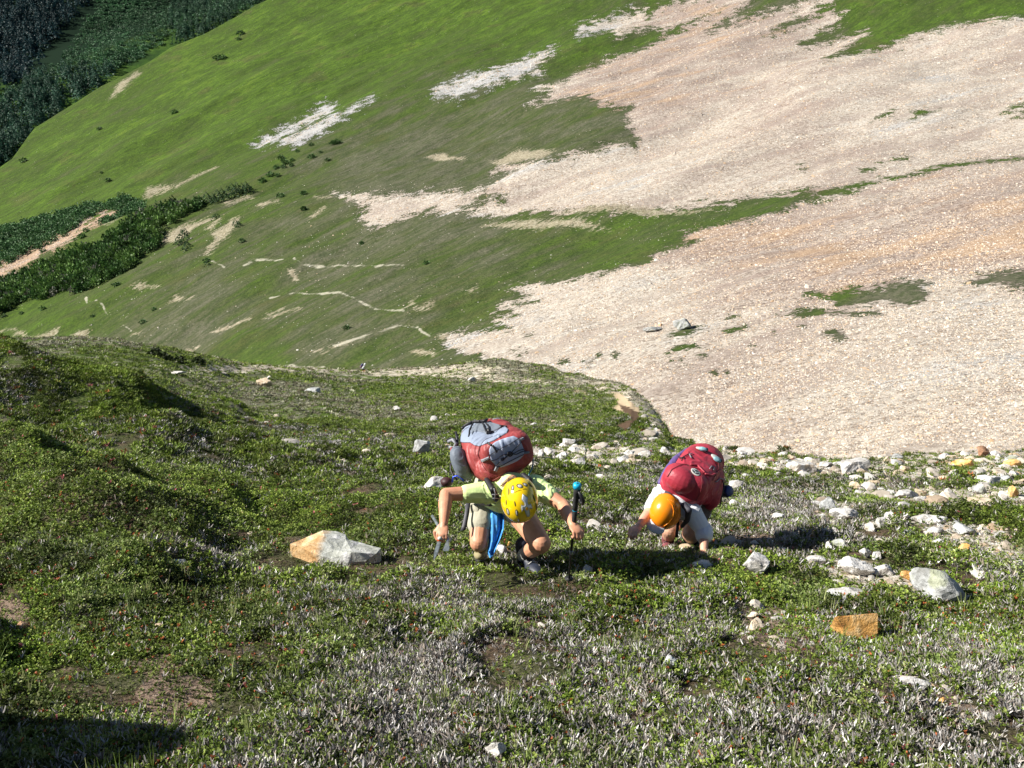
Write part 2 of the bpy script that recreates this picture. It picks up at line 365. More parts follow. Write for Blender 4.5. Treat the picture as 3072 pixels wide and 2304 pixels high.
tans = [z6([(960, 350), (1040, 290), (1090, 255), (1300, 193), (1310, 215), (1180, 265), (1120, 330), (1070, 355)]),
        z6([(1235, 425), (1300, 350), (1270, 325), (1350, 290), (1400, 240), (1460, 228), (1440, 270), (1360, 345), (1290, 400), (1255, 425)]),
        z6([(1240, 290), (1330, 225), (1345, 235), (1280, 300)]),
        z6([(1340, 110), (1500, 55), (1530, 62), (1380, 118)]),
        z6([(1870, 210), (1960, 150), (1975, 160), (1900, 212)]), z6([(1900, 95), (2000, 85), (2010, 95), (1920, 108)]),
        z6([(1550, 150), (1690, 122), (1700, 140), (1580, 165)]),
        z6([(1265, 850), (1300, 835), (1370, 822), (1450, 795), (1500, 788), (1512, 805), (1440, 825), (1300, 855)]),
        z6([(1600, 775), (1720, 740), (1730, 748), (1640, 785)]), z6([(1590, 800), (1690, 775), (1810, 748), (1820, 755), (1660, 800)]),
        z6([(795, 628), (840, 603), (885, 598), (880, 620), (840, 632)]), z6([(890, 605), (950, 598), (965, 610), (910, 624)]),
        z6([(1020, 690), (1060, 655), (1100, 650), (1100, 675), (1060, 688)]), z6([(1095, 695), (1165, 658), (1170, 665), (1110, 698)]),
        z6([(85, 935), (160, 905), (200, 925), (300, 895), (360, 868), (350, 895), (300, 925), (365, 955), (355, 985), (300, 985), (240, 960), (130, 955)]),
        z6([(85, 905), (100, 875), (150, 880), (150, 915)]), z6([(0, 855), (100, 850), (100, 862), (0, 866)]),
        z6([(420, 905), (480, 870), (540, 862), (530, 885), (470, 918)]), z6([(795, 890), (820, 878), (855, 885), (840, 902)]),
        z6([(270, 680), (300, 655), (345, 640), (330, 662), (290, 685)]), z6([(1085, 972), (1130, 950), (1195, 925), (1190, 935), (1120, 968)]),
        z6([(1880, 1000), (2020, 962), (2110, 932), (2115, 942), (1940, 1002)]), z6([(700, 1010), (820, 995), (860, 1005), (740, 1022)]),
        z6([(860, 60), (900, 10), (980, -15), (960, 20), (900, 60)]), z6([(600, 245), (650, 205), (740, 200), (700, 225), (640, 255)]),
        zz(0, 0, 2.16, [(700, 650), (770, 540), (880, 470), (915, 475), (850, 530), (790, 590), (740, 625)]),
        zz(0, 0, 2.16, [(930, 1270), (960, 1215), (1080, 1190), (1120, 1200), (1010, 1250)]),
        zz(0, 0, 2.16, [(1120, 1195), (1250, 1130), (1400, 1060), (1410, 1066), (1260, 1145), (1140, 1205)]),
        zz(1000, 700, 2.063, [(640, 590), (690, 575), (720, 590), (690, 640), (660, 625)]),
        zz(1000, 700, 2.063, [(470, 700), (520, 692), (640, 715), (620, 730), (500, 720)]),
        zz(1000, 700, 2.063, [(500, 480), (600, 440), (645, 432), (600, 465), (540, 485)]),
        zz(1000, 700, 2.063, [(425, 475), (470, 440), (525, 400), (490, 460)]),
        zz(1000, 700, 2.063, [(800, 350), (840, 345), (895, 315), (890, 335), (850, 355)])]
trails = [z6([(1475, 498), (1530, 465), (1620, 462), (1710, 468)]), z6([(1280, 470), (1320, 482), (1358, 500)]),
          z6([(1780, 470), (1830, 490), (1950, 484), (2000, 476), (2100, 482), (2212, 492)]) + zz(1000, 700, 2.063, [(140, 207), (260, 232), (440, 228)]),
          z6([(1740, 635), (1800, 642), (1900, 660), (2050, 670), (2130, 690), (2212, 730)]) , zz(1000, 700, 2.063, [(0, 400), (60, 405)]), zz(1000, 700, 2.063, [(160, 438), (230, 465), (330, 485), (440, 490)]),
          z6([(585, 712), (625, 730), (640, 765)]), z6([(740, 825), (775, 850), (790, 862)]), z6([(525, 690), (528, 715)]),
          zz(1000, 700, 2.063, [(0, 700), (120, 665), (270, 612), (400, 566), (520, 562), (600, 600)]),
          z6([(1630, 660), (1690, 652)]), z6([(1660, 1105), (1760, 1088), (1850, 1095), (1960, 1085)])
          ]
patch_w = z6([(1735, 520), (1760, 510), (1810, 560), (1790, 568), (1740, 540)])
k4 = 2.063
holes = [zz(2000, 700, k4, p) for p in [
    [(850, 388), (1000, 400), (1100, 372), (1300, 345), (1450, 325), (1580, 330), (1640, 350), (1560, 365), (1620, 400), (1600, 440), (1480, 470), (1400, 462), (1350, 445), (1230, 482), (1120, 485), (1050, 470), (1000, 432), (940, 410)],
    [(675, 516), (760, 500), (870, 482), (980, 500), (1100, 490), (1200, 505), (1340, 521), (1200, 516), (1050, 525), (950, 512), (850, 522)],
    [(1840, 330), (1920, 300), (2060, 280), (2212, 255), (2400, 240), (2400, 350), (2212, 356), (2060, 352), (1940, 350)],
    [(955, 640), (1020, 625), (1080, 622), (1112, 648), (1060, 670), (1010, 655)],
    [(0, 632), (60, 600), (150, 580), (262, 602), (190, 606), (100, 640), (0, 652)],
    [(342, 612), (400, 590), (480, 600), (430, 620), (380, 636)], [(25, 716), (90, 697), (165, 706), (60, 726)],
    [(530, 735), (545, 712), (570, 733)], [(0, 755), (40, 760), (20, 785), (0, 780)], [(75, 775), (100, 770), (92, 790)],
    [(170, 750), (240, 748), (200, 762)], [(820, 575), (865, 560), (850, 590)], [(1140, 610), (1175, 600), (1170, 620)],
    [(640, 600), (665, 585), (660, 612)], [(400, 510), (445, 498), (425, 515)], [(280, 860), (310, 850), (320, 880), (290, 880)], [(350, 860), (380, 855), (370, 880)]]]
holes += [zz(1000, 700, k4, p) for p in [[(1105, 735), (1150, 722), (1185, 735), (1145, 752)], [(1170, 615), (1215, 610), (1200, 622)], [(1400, 800), (1440, 765), (1460, 780), (1420, 810)],
    [(1100, 415), (1190, 405), (1270, 402), (1180, 418)], [(955, 555), (1050, 535), (1085, 560), (1030, 572)], [(1540, 790), (1600, 785), (1570, 808)], [(1720, 740), (1750, 735), (1755, 775), (1735, 770)], [(1630, 740), (1650, 735), (1640, 765)]]]
holes += [zz(1000, 0, k6, p) for p in [[(1640, 590), (1760, 560), (1900, 530), (2100, 490), (2212, 470), (2400, 440), (2400, 455), (2212, 486), (2100, 503), (1900, 542), (1780, 560), (1685, 600)],
    [(1840, 368), (1870, 362), (1940, 352), (1910, 362), (1860, 372)], [(1480, 516), (1500, 511), (1522, 514), (1500, 521)], [(1690, 532), (1740, 518), (1760, 520), (1710, 532)], [(1800, 498), (1842, 490), (1820, 500)], [(1730, 378), (1790, 368), (1760, 378)],
    [(2150, 345), (2212, 325), (2300, 310), (2212, 340)], [(2190, 362), (2212, 355), (2240, 360)], [(620, 530), (660, 520), (715, 512), (690, 535), (640, 536)], [(470, 640), (530, 635), (550, 650), (500, 655), (420, 690), (400, 680)]]]
big = [scree_main, s_strip, s2, s3, s1a, s1b, s4]
FB = best(big, XB, YB); FB = np.minimum(FB, -best(holes, XB, YB))
FT = best(tans+[s3b, s3c, sg1, sg2, patch_w], XB, YB)
TR = 2.2-np.min([line_d(p, XB, YB) for p in trails], 0)
# how lush the meadow is: blurred points
def rbf(pts, X, Y, sig):
    num = 0; den = 1e-9
    for (a, b, v, *r) in pts:
        s_ = r[0] if r else sig
        g = np.exp(-((X-a)**2+((Y-b)*1.6)**2)/(2*s_*s_)); num = num+g*v; den = den+g
    return num/den
lush = rbf([(100, 600, .9), (300, 400, .85), (600, 250, .95), (900, 100, .9), (1200, 60, 1.), (1500, 60, .85), (300, 250, .7), (150, 500, .75), (700, 420, .8), (1000, 260, .85),
            (1450, 180, .7), (1300, 300, .45), (1500, 330, .2), (1700, 380, .25), (1350, 450, .05), (1200, 520, .05), (1100, 600, .15), (1300, 640, .05), (900, 700, .3), (1000, 480, .3), (800, 560, .55), (700, 650, .5),
            (600, 760, .4), (500, 900, .3), (800, 830, .6, 60), (1000, 760, .25), (1300, 760, .3), (1500, 690, .3), (1900, 690, .65, 90), (1600, 720, .4), (1300, 850, .35), (900, 930, .2), (600, 940, .1), (750, 1040, .75, 60), (1050, 950, .3),
            (300, 900, .65, 80), (150, 960, .8, 60), (400, 1000, .2), (1200, 1000, .3), (1100, 890, .2), (50, 760, .7), (300, 780, .75), (2700, 60, .75, 160), (2500, 120, .3, 50), (2300, 60, .3, 70), (1900, 0, .6, 80), (1500, 830, .3), (2000, 640, .5)], XB, YB, 110)
tone = rbf([(1700, 60, 0), (1500, 130, 0), (1300, 210, 0), (900, 300, -.1), (1400, 200, .05), (1100, 640, .35), (2000, 180, .8), (1850, 280, .8), (2300, 350, .55), (2000, 500, .45), (2700, 250, .35), (3000, 120, .5), (2500, 150, .6), (2900, 350, .45), (1700, 560, .45),
            (2500, 560, .5), (2500, 750, 1.), (2900, 720, 1.), (2200, 760, .8), (2900, 620, .7), (1900, 900, .35), (1500, 1000, .3), (2300, 1000, .55), (2800, 1000, .3), (2600, 1200, .4), (3000, 1250, .45), (2000, 1200, .4), (2100, 1100, .55), (100, 800, 1.1), (300, 690, .9), (200, 740, 1.)], XB, YB, 130)
meB = npmesh('basin', Pw.reshape(-1, 3), grid_faces(*XB.shape), attrs={'scree': clipv(FB), 'tan': clipv(FT), 'trail': clipv(TR), 'lush': lush, 'tone': tone, 'dist': Sb})
def mat_far():
    k = NT('meadow_and_scree'); pos = k.geo(); d = k.attr('dist')
    n_s = k.noise(1.1, 5, .65, pos); n_m = k.noise(.16, 6, .6, pos); n_l = k.noise(.035, 5, .6, pos); n_f = k.noise(4.5, 4, .7, pos)
    mp = k.n('ShaderNodeMapping', {'Vector': pos, 'Rotation': (0, 0, math.radians(48)), 'Scale': (4., 1., 1.)}, vector_type='TEXTURE').outputs[0]
    n_k = k.noise(.11, 6, .65, mp, .6); n_k2 = k.noise(.5, 5, .65, mp, .4)
    lush = k.math('ADD', k.attr('lush'), k.math('MULTIPLY', k.math('SUBTRACT', k.math('ADD', k.math('MULTIPLY', n_k, .6), k.math('MULTIPLY', n_l, .4)), .5), 3.2))
    mead = k.ramp(k.math('MULTIPLY', lush, .68), [(.0, (.110, .105, .072)), (.19, (.080, .086, .042)), (.36, (.062, .090, .020)), (.53, (.062, .104, .014)), (.70, (.078, .140, .015)), (.95, (.135, .200, .024))])
    mead = k.mix(k.math('MULTIPLY', k.mapr(n_l, .56, .66), .6), mead, (.075, .072, .030))
    mead = k.mix(k.mapr(n_k2, .40, .57), k.mix(.52, mead, (.024, .045, .010), 'MIX'), mead); mead = k.mix(k.mapr(n_s, .40, .56), k.mix(.5, mead, (.024, .042, .012), 'MIX'), mead)
    mead = k.mix(k.mapr(n_f, .45, .8, 0., .3), mead, (.16, .18, .08))
    # white stones dotted through the turf
    vd = k.n('ShaderNodeTexVoronoi', {'Scale': .55, 'Vector': pos})
    dot = k.math('MULTIPLY', k.mapr(vd.outputs['Distance'], .13, .07), k.mapr(n_m, .52, .62))
    mead = k.mix(k.math('MULTIPLY', dot, .85), mead, (.55, .52, .46))
    v1 = k.n('ShaderNodeTexVoronoi', {'Scale': 1.5, 'Vector': pos}); v2 = k.n('ShaderNodeTexVoronoi', {'Scale': .55, 'Vector': pos}); v0 = k.n('ShaderNodeTexVoronoi', {'Scale': 4.0, 'Vector': pos})
    def bw(v): return k.n('ShaderNodeSeparateColor', {0: v.outputs['Color']}).outputs[0]
    g0, g1, g2 = bw(v0), bw(v1), bw(v2)
    g = k.math('ADD', k.math('MULTIPLY', g1, .45), k.math('ADD', k.math('MULTIPLY', g2, .10), k.math('MULTIPLY', g0, .45)))
    mq = k.n('ShaderNodeMapping', {'Vector': pos, 'Rotation': (0, 0, math.radians(30)), 'Scale': (6., 1., 1.)}, vector_type='TEXTURE').outputs[0]
    n_t = k.noise(.12, 4, .55, mq, .4)
    tone = k.math('ADD', k.attr('tone'), k.math('ADD', k.math('MULTIPLY', k.math('SUBTRACT', n_l, .5), .8), k.math('MULTIPLY', k.math('SUBTRACT', n_t, .5), 1.3)))
    base = k.ramp(tone, [(0., (.39, .39, .39)), (.35, (.455, .405, .345)), (.6, (.37, .315, .27)), (.8, (.31, .25, .215)), (1., (.39, .28, .195))])
    st = k.mix(1., base, k.ramp(g, [(.2, (.50, .46, .44)), (.38, (.82, .79, .76)), (.6, (1.06, 1.06, 1.05)), (.8, (1.30, 1.33, 1.36))]), 'MULTIPLY')
    fine = k.mix(.6, st, base); st = k.mix(k.mapr(n_t, .52, .62), st, fine)
    wob = k.math('MULTIPLY', k.math('SUBTRACT', k.math('ADD', k.math('MULTIPLY', n_m, .55), k.math('MULTIPLY', n_s, .45)), .5), 190.)
    ms = k.mapr(k.math('ADD', k.attr('scree'), wob), -4., 4.)
    c = k.mix(ms, mead, st)
    tan = k.ramp(g, [(.2, (.20, .16, .11)), (.5, (.35, .30, .21)), (.8, (.48, .43, .34))])
    wt = k.math('MULTIPLY', k.math('SUBTRACT', k.math('ADD', k.math('MULTIPLY', n_s, .5), k.math('MULTIPLY', n_k2, .5)), .5), 75.); wi = k.math('MULTIPLY', k.math('SUBTRACT', n_m, .5), 22.)
    mt = k.mapr(k.math('ADD', k.math('ADD', k.attr('tan'), wt), -1.), -4, 5., 0., .72)
    c = k.mix(mt, c, tan)
    mtr = k.mapr(k.math('ADD', k.attr('trail'), wi), -1.5, 2.5, 0., .6)
    c = k.mix(mtr, c, (.50, .47, .38))
    hs = k.math('ADD', k.math('MULTIPLY', v1.outputs['Distance'], -1.0), k.math('MULTIPLY', v2.outputs['Distance'], -1.6))
    hg = k.math('ADD', k.math('MULTIPLY', n_s, 2.2), k.math('MULTIPLY', n_m, 3.5))
    b1 = k.n('ShaderNodeBump', {'Strength': .7, 'Distance': .35, 'Height': k.mix(ms, hg, k.math('ADD', k.math('MULTIPLY', hs, .25), k.math('MULTIPLY', n_f, 1.4)))}).outputs[0]
    return k.fin(c, .95, b1, Specular_IOR_Level=.08)
basin = link('hillside', meB, mat_far()); tag(basin, kind='structure')

# ================================================================== valley beyond the spur
dx = np.linspace(-420, 520, 150); dy = np.linspace(330, -150, 130)
DX, DY = np.meshgrid(dx, dy)
SD = np.exp(np.interp(DY, [-150, 0, 60, 150, 250, 330], np.log([1700, 1480, 1330, 1130, 1000, 900])))
# the far forested flank stands behind the ravine
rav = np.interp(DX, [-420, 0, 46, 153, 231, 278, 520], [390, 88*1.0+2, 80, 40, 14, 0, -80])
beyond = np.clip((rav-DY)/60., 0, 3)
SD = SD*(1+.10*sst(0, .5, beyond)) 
TD = (DX-512)/995.67*SD; ND = EYE-(DY-384)/995.67*SD
PD = W(TD, SD, ND); PD[..., 2] += 7*fbm(PD[..., 0]/90, PD[..., 1]/120, 77, 4)
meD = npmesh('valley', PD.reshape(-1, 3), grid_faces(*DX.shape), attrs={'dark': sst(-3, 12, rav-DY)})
def mat_val():
    k = NT('valley_floor'); pos = k.geo(); n = k.noise(.03, 5, .6, pos); n2 = k.noise(.4, 4, .6, pos)
    c = k.ramp(n, [(.35, (.03, .06, .02)), (.5, (.05, .10, .022)), (.62, (.09, .15, .03))])
    c = k.mix(k.mapr(n2, .4, .65), k.mix(.5, c, (.02, .035, .015)), c)
    c = k.mix(k.attr('dark'), c, (.012, .022, .014))  # shade on the flank beyond the ravine, painted as near-black green
    return k.fin(c, .95, None, Specular_IOR_Level=0.)
val = link('far_valley', meD, mat_val()); tag(val, kind='structure')
# low ground far beyond everything, so nothing ends in mid air
gp = npmesh('ground', [(-6000, -3000, -420), (6000, -3000, -420), (6000, 8000, -420), (-6000, 8000, -420)], [(0, 1, 2, 3)], attrs={'dark': [1, 1, 1, 1]})
link('valley_floor', gp, mat_val()); bpy.data.objects['valley_floor']['kind'] = 'structure'
# ================================================================== plants of the near slope
def quad_strip(pts, wid, side):
    """flat ribbon along pts, half widths wid, sideways direction side -> verts, quads"""
    v = []
    for p, w_ in zip(pts, wid):
        p = np.array(p, float); v += [p-side*w_, p+side*w_]
    f = [(2*i, 2*i+1, 2*i+3, 2*i+2) for i in range(len(pts)-1)]
    return v, f
def proto(builder):
    V_, F_2, T_ = [], [], []
    for v, f_, t in builder:
        o = len(V_); V_ += list(v); F_2 += [tuple(o+i for i in q) for q in f_]; T_ += [t]*len(v)
    return np.array(V_), np.array(F_2), np.array(T_)
R = random.Random(5)
def rdir(tilt):
    a = R.uniform(0, 2*math.pi); b = R.uniform(0, tilt)
    return np.array([math.sin(b)*math.cos(a), math.sin(b)*math.sin(a), math.cos(b)])
def rside(d):
    r = np.array([R.gauss(0, 1) for _ in range(3)]); c = np.cross(d, r); return c/np.linalg.norm(c)
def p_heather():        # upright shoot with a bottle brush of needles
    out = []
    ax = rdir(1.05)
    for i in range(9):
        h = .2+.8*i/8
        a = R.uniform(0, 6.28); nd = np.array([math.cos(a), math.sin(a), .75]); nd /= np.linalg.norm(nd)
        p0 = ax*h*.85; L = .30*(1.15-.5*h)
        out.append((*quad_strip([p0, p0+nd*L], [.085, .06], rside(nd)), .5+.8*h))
    return out
def p_twig():           # bare grey forked twig
    out = []
    base = rdir(1.25)
    for i in range(4):
        d = base*.6+rdir(1.5)*.8; d /= np.linalg.norm(d); st = base*R.uniform(0, .35)
        m_ = st+d*R.uniform(.35, .5); e = m_+(d+rdir(1.)*.4)*.35
        out.append((*quad_strip([st, m_, e], [.062, .052, .028], rside(d)), R.uniform(.6, 1.3)))
    return out
def p_leaf():           # little rosette of oval leaves
    out = []
    for i in range(6):
        a = R.uniform(0, 6.28); u = R.uniform(.4, 1.3); d = np.array([math.cos(a), math.sin(a), u]); d /= np.linalg.norm(d)
        s_ = rside(d); p0 = d*R.uniform(.05, .3)+np.array([0, 0, R.uniform(0, .4)]); L = R.uniform(.35, .55)
        out.append((*quad_strip([p0, p0+d*L*.5, p0+d*L+np.array([0, 0, -.06])], [.03, .12, .03], s_), R.uniform(.75, 1.25)))
    return out
def p_grass():
    out = []
    for i in range(6):
        d = rdir(.6); s_ = rside(d); b = rdir(1.4)*.35
        out.append((*quad_strip([d*0, d*.5, d*.9+b], [.02, .018, .004], s_), R.uniform(.8, 1.2)))
    return out
def p_tuft():           # a whole shrub tuft seen from farther off
    out = []
    for i in range(9):
        d = rdir(1.15); s_ = rside(d); p0 = d*.15+np.array([R.uniform(-.4, .4), R.uniform(-.4, .4), 0])
        out.append((*quad_strip([p0, p0+d*.4, p0+d*.8], [.10, .085, .03], s_), R.uniform(.7, 1.25)))
    return out
def variants(fn, n): return [proto(fn()) for _ in range(n)]
PH, PTW, PLF, PGR, PTU = variants(p_heather, 8), variants(p_twig, 8), variants(p_leaf, 6), variants(p_grass, 4), variants(p_tuft, 8)
def instances(pos, sc, col, pset, upl=(-.35, 1.0), squash=1.0):
    """pos (N,3) in slope coords; each gets a random prototype; returns verts(slope coords), faces, tints"""
    N = len(pos); which = rng.integers(0, len(pset), N); Vs, Fs, Cs = [], [], []; off = 0
    up = np.array([0, upl[0], upl[1]]); up /= np.linalg.norm(up); ey = np.cross(up, [1, 0, 0]); ex = np.array([1., 0, 0])
    for kk, (pv, pf, pt) in enumerate(pset):
        m = which == kk; n_ = m.sum()
        if not n_: continue
        a = rng.uniform(0, 2*np.pi, n_); c_, s_ = np.cos(a), np.sin(a)
        x = pv[None, :, 0]*c_[:, None]-pv[None, :, 1]*s_[:, None]; y = pv[None, :, 0]*s_[:, None]+pv[None, :, 1]*c_[:, None]; z = np.repeat(pv[None, :, 2], n_, 0)*squash
        S3 = sc[m][:, None]
        v = (x*S3)[..., None]*ex + (y*S3)[..., None]*ey + (z*S3)[..., None]*up + pos[m][:, None, :]
        Vs.append(v.reshape(-1, 3)); k_ = len(pv)
        Fs.append((pf[None]+(np.arange(n_)*k_)[:, None, None]+off).reshape(-1, pf.shape[1]))
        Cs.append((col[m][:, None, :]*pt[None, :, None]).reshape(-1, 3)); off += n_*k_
    return np.concatenate(Vs), np.concatenate(Fs), np.concatenate(Cs)
def pxA(t, s, n): return 1536+t/s*FPX, 1152+(EYE-n)/s*FPX
def cover(t, s):
    """fields over the slope: kind of plant and how open the ground is"""
    g = fbm(t/.55, s/.75, 101, 4)*.6 + fbm(t/2.4, s/3.2, 111, 3)*.7     # >0 green heather, <0 dead twigs
    l = fbm(t/.45, s/.5, 131, 3)
    return g, l
TREAD = [(P_[0], P_[1], r_) for P_, r_ in [(ground(1640, 1745), .42), (ground(1700, 1752), .30), (ground(1450, 1670), .34), (ground(1330, 1700), .22), (ground(2085, 1680), .40), (ground(1990, 1650), .30)]]
def tread(t, s):
    k_ = 1.
    for a, b, r_ in TREAD: k_ = k_*(1-.9*np.exp(-((t-a)**2+((s-b+.12)*.8)**2)/(r_*r_)))
    return k_
def canopy(t, s): return np.clip(.04+.13*fbm(t/.30, s/.38, 151, 3)+.12*fbm(t/.8, s/1.0, 161, 2), 0, .25)*tread(t, s)
def patch_tint(t, s): return (1.0+1.1*fbm(t/.32, s/.42, 233, 3))*(1+.5*fbm(t/1.3, s/1.6, 235, 2))
skipP = []   # filled in by the rocks: (t, s, radius)
def openness(t, s, n):
    X, Y = pxA(t, s, n); j = fbm(t/.25, s/.25, 171, 3)*60*np.clip(6/s, .15, 1)
    b = best(bareA, X, Y)+j; r = best(rubA, X, Y)+j
    o = np.maximum(sst(-12, 14, b)*.78, sst(-8, 10, r)*.80)
    o = np.maximum(o, np.maximum(sst(-4, 3, best(sandA, X, Y)), sst(-4, 3, best(soilA, X, Y))))
    o = np.maximum(o, .85*sst(.32, .48, fbm(t/.6, s/.6, 181, 3)))        # small natural openings
    return o
def make_cover(n, s0, s1, uniform_y, size, pick, seed):
    rg = np.random.default_rng(seed)
    u = rg.random(n)
    if uniform_y:
        y0, y1 = 1/s1, 1/s0; s = 1/(y0+(y1-y0)*u)
    else: s = np.sqrt(s0**2+(s1**2-s0**2)*u)
    q = rg.uniform(-.82, .82, n); t = q*s
    gn = hA(t, s); keep = rg.random(n) > openness(t, s, gn)
    for (rt, rs, rr) in skipP: keep &= ((t-rt)**2+((s-rs)*.8)**2 > rr*rr)
    t, s, gn = t[keep], s[keep], gn[keep]; g, l = cover(t, s)
    return rg, t, s, gn, g, l
GRN = np.array([[.045, .070, .008], [.085, .135, .014], [.125, .185, .022], [.20, .245, .05]])
TWG = np.array([[.14, .125, .11], [.28, .265, .26], [.54, .525, .53], [.24, .20, .17]])
LEF = np.array([[.15, .21, .045], [.25, .32, .085], [.36, .39, .18], [.14, .22, .05]])
def tints(rg, pal, n): 
    a = rg.integers(0, len(pal), n); b = rg.integers(0, len(pal), n); w_ = rg.random(n)[:, None]
    return (pal[a]*w_+pal[b]*(1-w_))*rg.uniform(.75, 1.3, n)[:, None]
FOL = foliage_mat('leaf_green', .22); TWM = foliage_mat('dead_twig', .05, .8)
def build_stuff(name, label, cat, sets, mat):
    Vs, Fs, Cs = [], [], []; off = 0
    for v, f_, c in sets: Vs.append(v); Fs.append(f_+off); Cs.append(c); off += len(v)
    v = np.concatenate(Vs); me = npmesh(name, W(v[:, 0], v[:, 1], v[:, 2]), np.concatenate(Fs), smooth=False, cols=np.clip(np.concatenate(Cs), 0, 1))
    o = link(name, me, mat); tag(o, label, cat, kind='stuff'); return o
def plants():
    H_, T_, L_, G_ = [], [], [], []
    # nearest metres
    for (n, s0, s1, uy, k_, seed) in [(262000, 2.7, 6.2, False, 1.0, 1), (232000, 6.2, 12.5, False, 1.35, 2), (184000, 12.5, 26, False, 1.75, 3)]:
        rg, t, s, gn, g, l = make_cover(n, s0, s1, uy, 1, None, seed)
        r = rg.normal(0, .40, len(t)); v = g+r+(.56 if s0 < 12 else .20)-.12*sst(-.15, .25, t/s)+.22*sst(-.2, -.5, t/s)
        cn = canopy(t, s)*(.55+.75*sst(-.4, .5, g)); op = openness(t, s, gn); cn = cn*(1-.8*op); h = gn+cn*rg.random(len(t))**.7
        pos = np.stack([t, s, h-.004], -1)
        leaf = (l+rg.normal(0, .3, len(t)) > .50) & (s < 14)
        hm = (v > -.06) & ~leaf; tm = (v <= -.06) & ~leaf
        if s0 > 12: ph, pt, = PTU, PTU
        else: ph, pt = PH, PTW
        sz = rg.uniform(.028, .056, len(t))*k_*(1-.35*op)*(.6+.4*tread(t, s)); pt_ = np.clip(patch_tint(t, s), .35, 1.5)[:, None]
        ch = tints(rg, GRN, len(t))*pt_; red = rg.random(len(t)) < (.03 if s0 < 6 else .008); ch[red] = np.array([.32, .09, .03])*rg.uniform(.6, 1.3, red.sum())[:, None]
        pk = rg.random(len(t)) < .004; ch[pk] = (.42, .12, .14)
        if s0 > 12: ch *= 1.05
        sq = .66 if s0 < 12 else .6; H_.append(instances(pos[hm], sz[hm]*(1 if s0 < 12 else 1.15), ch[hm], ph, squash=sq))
        ct = tints(rg, TWG, len(t))*1.15
        T_.append(instances(pos[tm], sz[tm]*(1.12 if s0 < 12 else .9), (ct*(1 if s0 < 12 else .85))[tm], pt, squash=sq))
        if leaf.sum(): L_.append(instances(pos[leaf], sz[leaf]*.78, tints(rg, LEF, leaf.sum())*pt_[leaf]**.6, PLF))
        if s0 < 6:
            gm = rg.random(len(t)) < .004; G_.append(instances(pos[gm], sz[gm]*2.0, tints(rg, LEF, gm.sum())*.9, PGR))
    # the long middle slope up to its crest
    rg, t, s, gn, g, l = make_cover(148000, 26, 165, True, 1, None, 8)
    sz = s*.0034*rg.uniform(.6, 1.4, len(t)); v = g*.4+.9*fbm(t/6, s/9, 191, 3)-.12+rg.normal(0, .25, len(t))
    pos = np.stack([t, s, gn], -1); hm = v > -.10
    H_.append(instances(pos[hm], sz[hm], tints(rg, GRN, hm.sum())*1.1, PTU, squash=.5)); T_.append(instances(pos[~hm], sz[~hm], tints(rg, TWG, (~hm).sum())*np.array([.72, .74, .55]), PTU, squash=.42))
    build_stuff('heather', 'low green heather shoots carpeting the near slope', 'heather', H_, FOL)
    build_stuff('dead_twigs', 'bleached grey dead twigs between the heather', 'twigs', T_, TWM)
    build_stuff('leafy_plants', 'small pale green leafy plants low among the heather', 'plants', L_, FOL)
    build_stuff('grass', 'thin green grass blades sticking out of the heather', 'grass', G_, FOL)

# ================================================================== stones
_ico = None
def ico(sub):
    bm = bmesh.new(); bmesh.ops.create_icosphere(bm, subdivisions=sub, radius=1.0)
    v = np.array([x.co[:] for x in bm.verts]); f_ = np.array([[l.index for l in q.verts] for q in bm.faces]); bm.free(); return v, f_
def chunk(rr, sub=3, nplanes=9, rough=.04):
    v, f_ = ico(sub); r = np.full(len(v), 1.25)
    for _ in range(nplanes):
        d = rr.normal(0, 1, 3); d /= np.linalg.norm(d); off = rr.uniform(.42, .95)
        c = v@d; r = np.where(c > 1e-3, np.minimum(r, off/np.maximum(c, 1e-3)), r)
    r = np.minimum(r, 1.2)
    r = r*(1+rough*(fbm(v[:, 0]*2.3+rr.uniform(0, 50), v[:, 1]*2.3+v[:, 2]*1.7, int(rr.integers(0, 999)), 4)))
    return v*r[:, None], f_
def stones_mesh(name, pos, size, col, rr, flat=.6, sub=1, up=None):
    protos = [chunk(rr, sub, 7 if sub == 1 else 6, .15) for _ in range(12)]
    Vs, Fs, Cs = [], [], []; off = 0; which = rr.integers(0, 12, len(pos))
    for k_, (pv, pf) in enumerate(protos):
        m = which == k_; n_ = m.sum(); a = rr.uniform(0, 6.28, n_); c_, s_ = np.cos(a)[:, None], np.sin(a)[:, None]
        asp = rr.uniform(.65, 1.35, n_)[:, None]; px, py, pz = pv[None, :, 0]*asp, pv[None, :, 1], pv[None, :, 2]*flat
        v = np.stack([(px*c_-py*s_), (px*s_+py*c_), np.repeat(pz, n_, 0)+rr.uniform(-.25, .25, n_)[:, None]*px], -1)*size[m][:, None, None]+pos[m][:, None]
        Vs.append(v.reshape(-1, 3)); Fs.append((pf[None]+(np.arange(n_)*len(pv))[:, None, None]+off).reshape(-1, 3)); off += n_*len(pv)
        Cs.append(np.repeat(col[m], len(pv), 0))
    return npmesh(name, np.concatenate(Vs), np.concatenate(Fs), smooth=False, cols=np.concatenate(Cs))
def stone_mat():
    k = NT('loose_stone'); a = k.n('ShaderNodeVertexColor', layer_name='tint').outputs[0]; n_ = k.noise(12., 5, .65, k.geo())
    c = k.mix(1., a, k.ramp(n_, [(.3, (.8, .78, .75)), (.65, (1.1, 1.1, 1.1))]), 'MULTIPLY')
    return k.fin(c, .9, k.bump(n_, .5, .02), Specular_IOR_Level=.15)
STM = stone_mat()
STC = .88*np.array([[.66, .62, .56], [.60, .52, .42], [.72, .70, .67], [.50, .41, .32], [.58, .42, .27], [.42, .40, .38], [.64, .58, .50]])
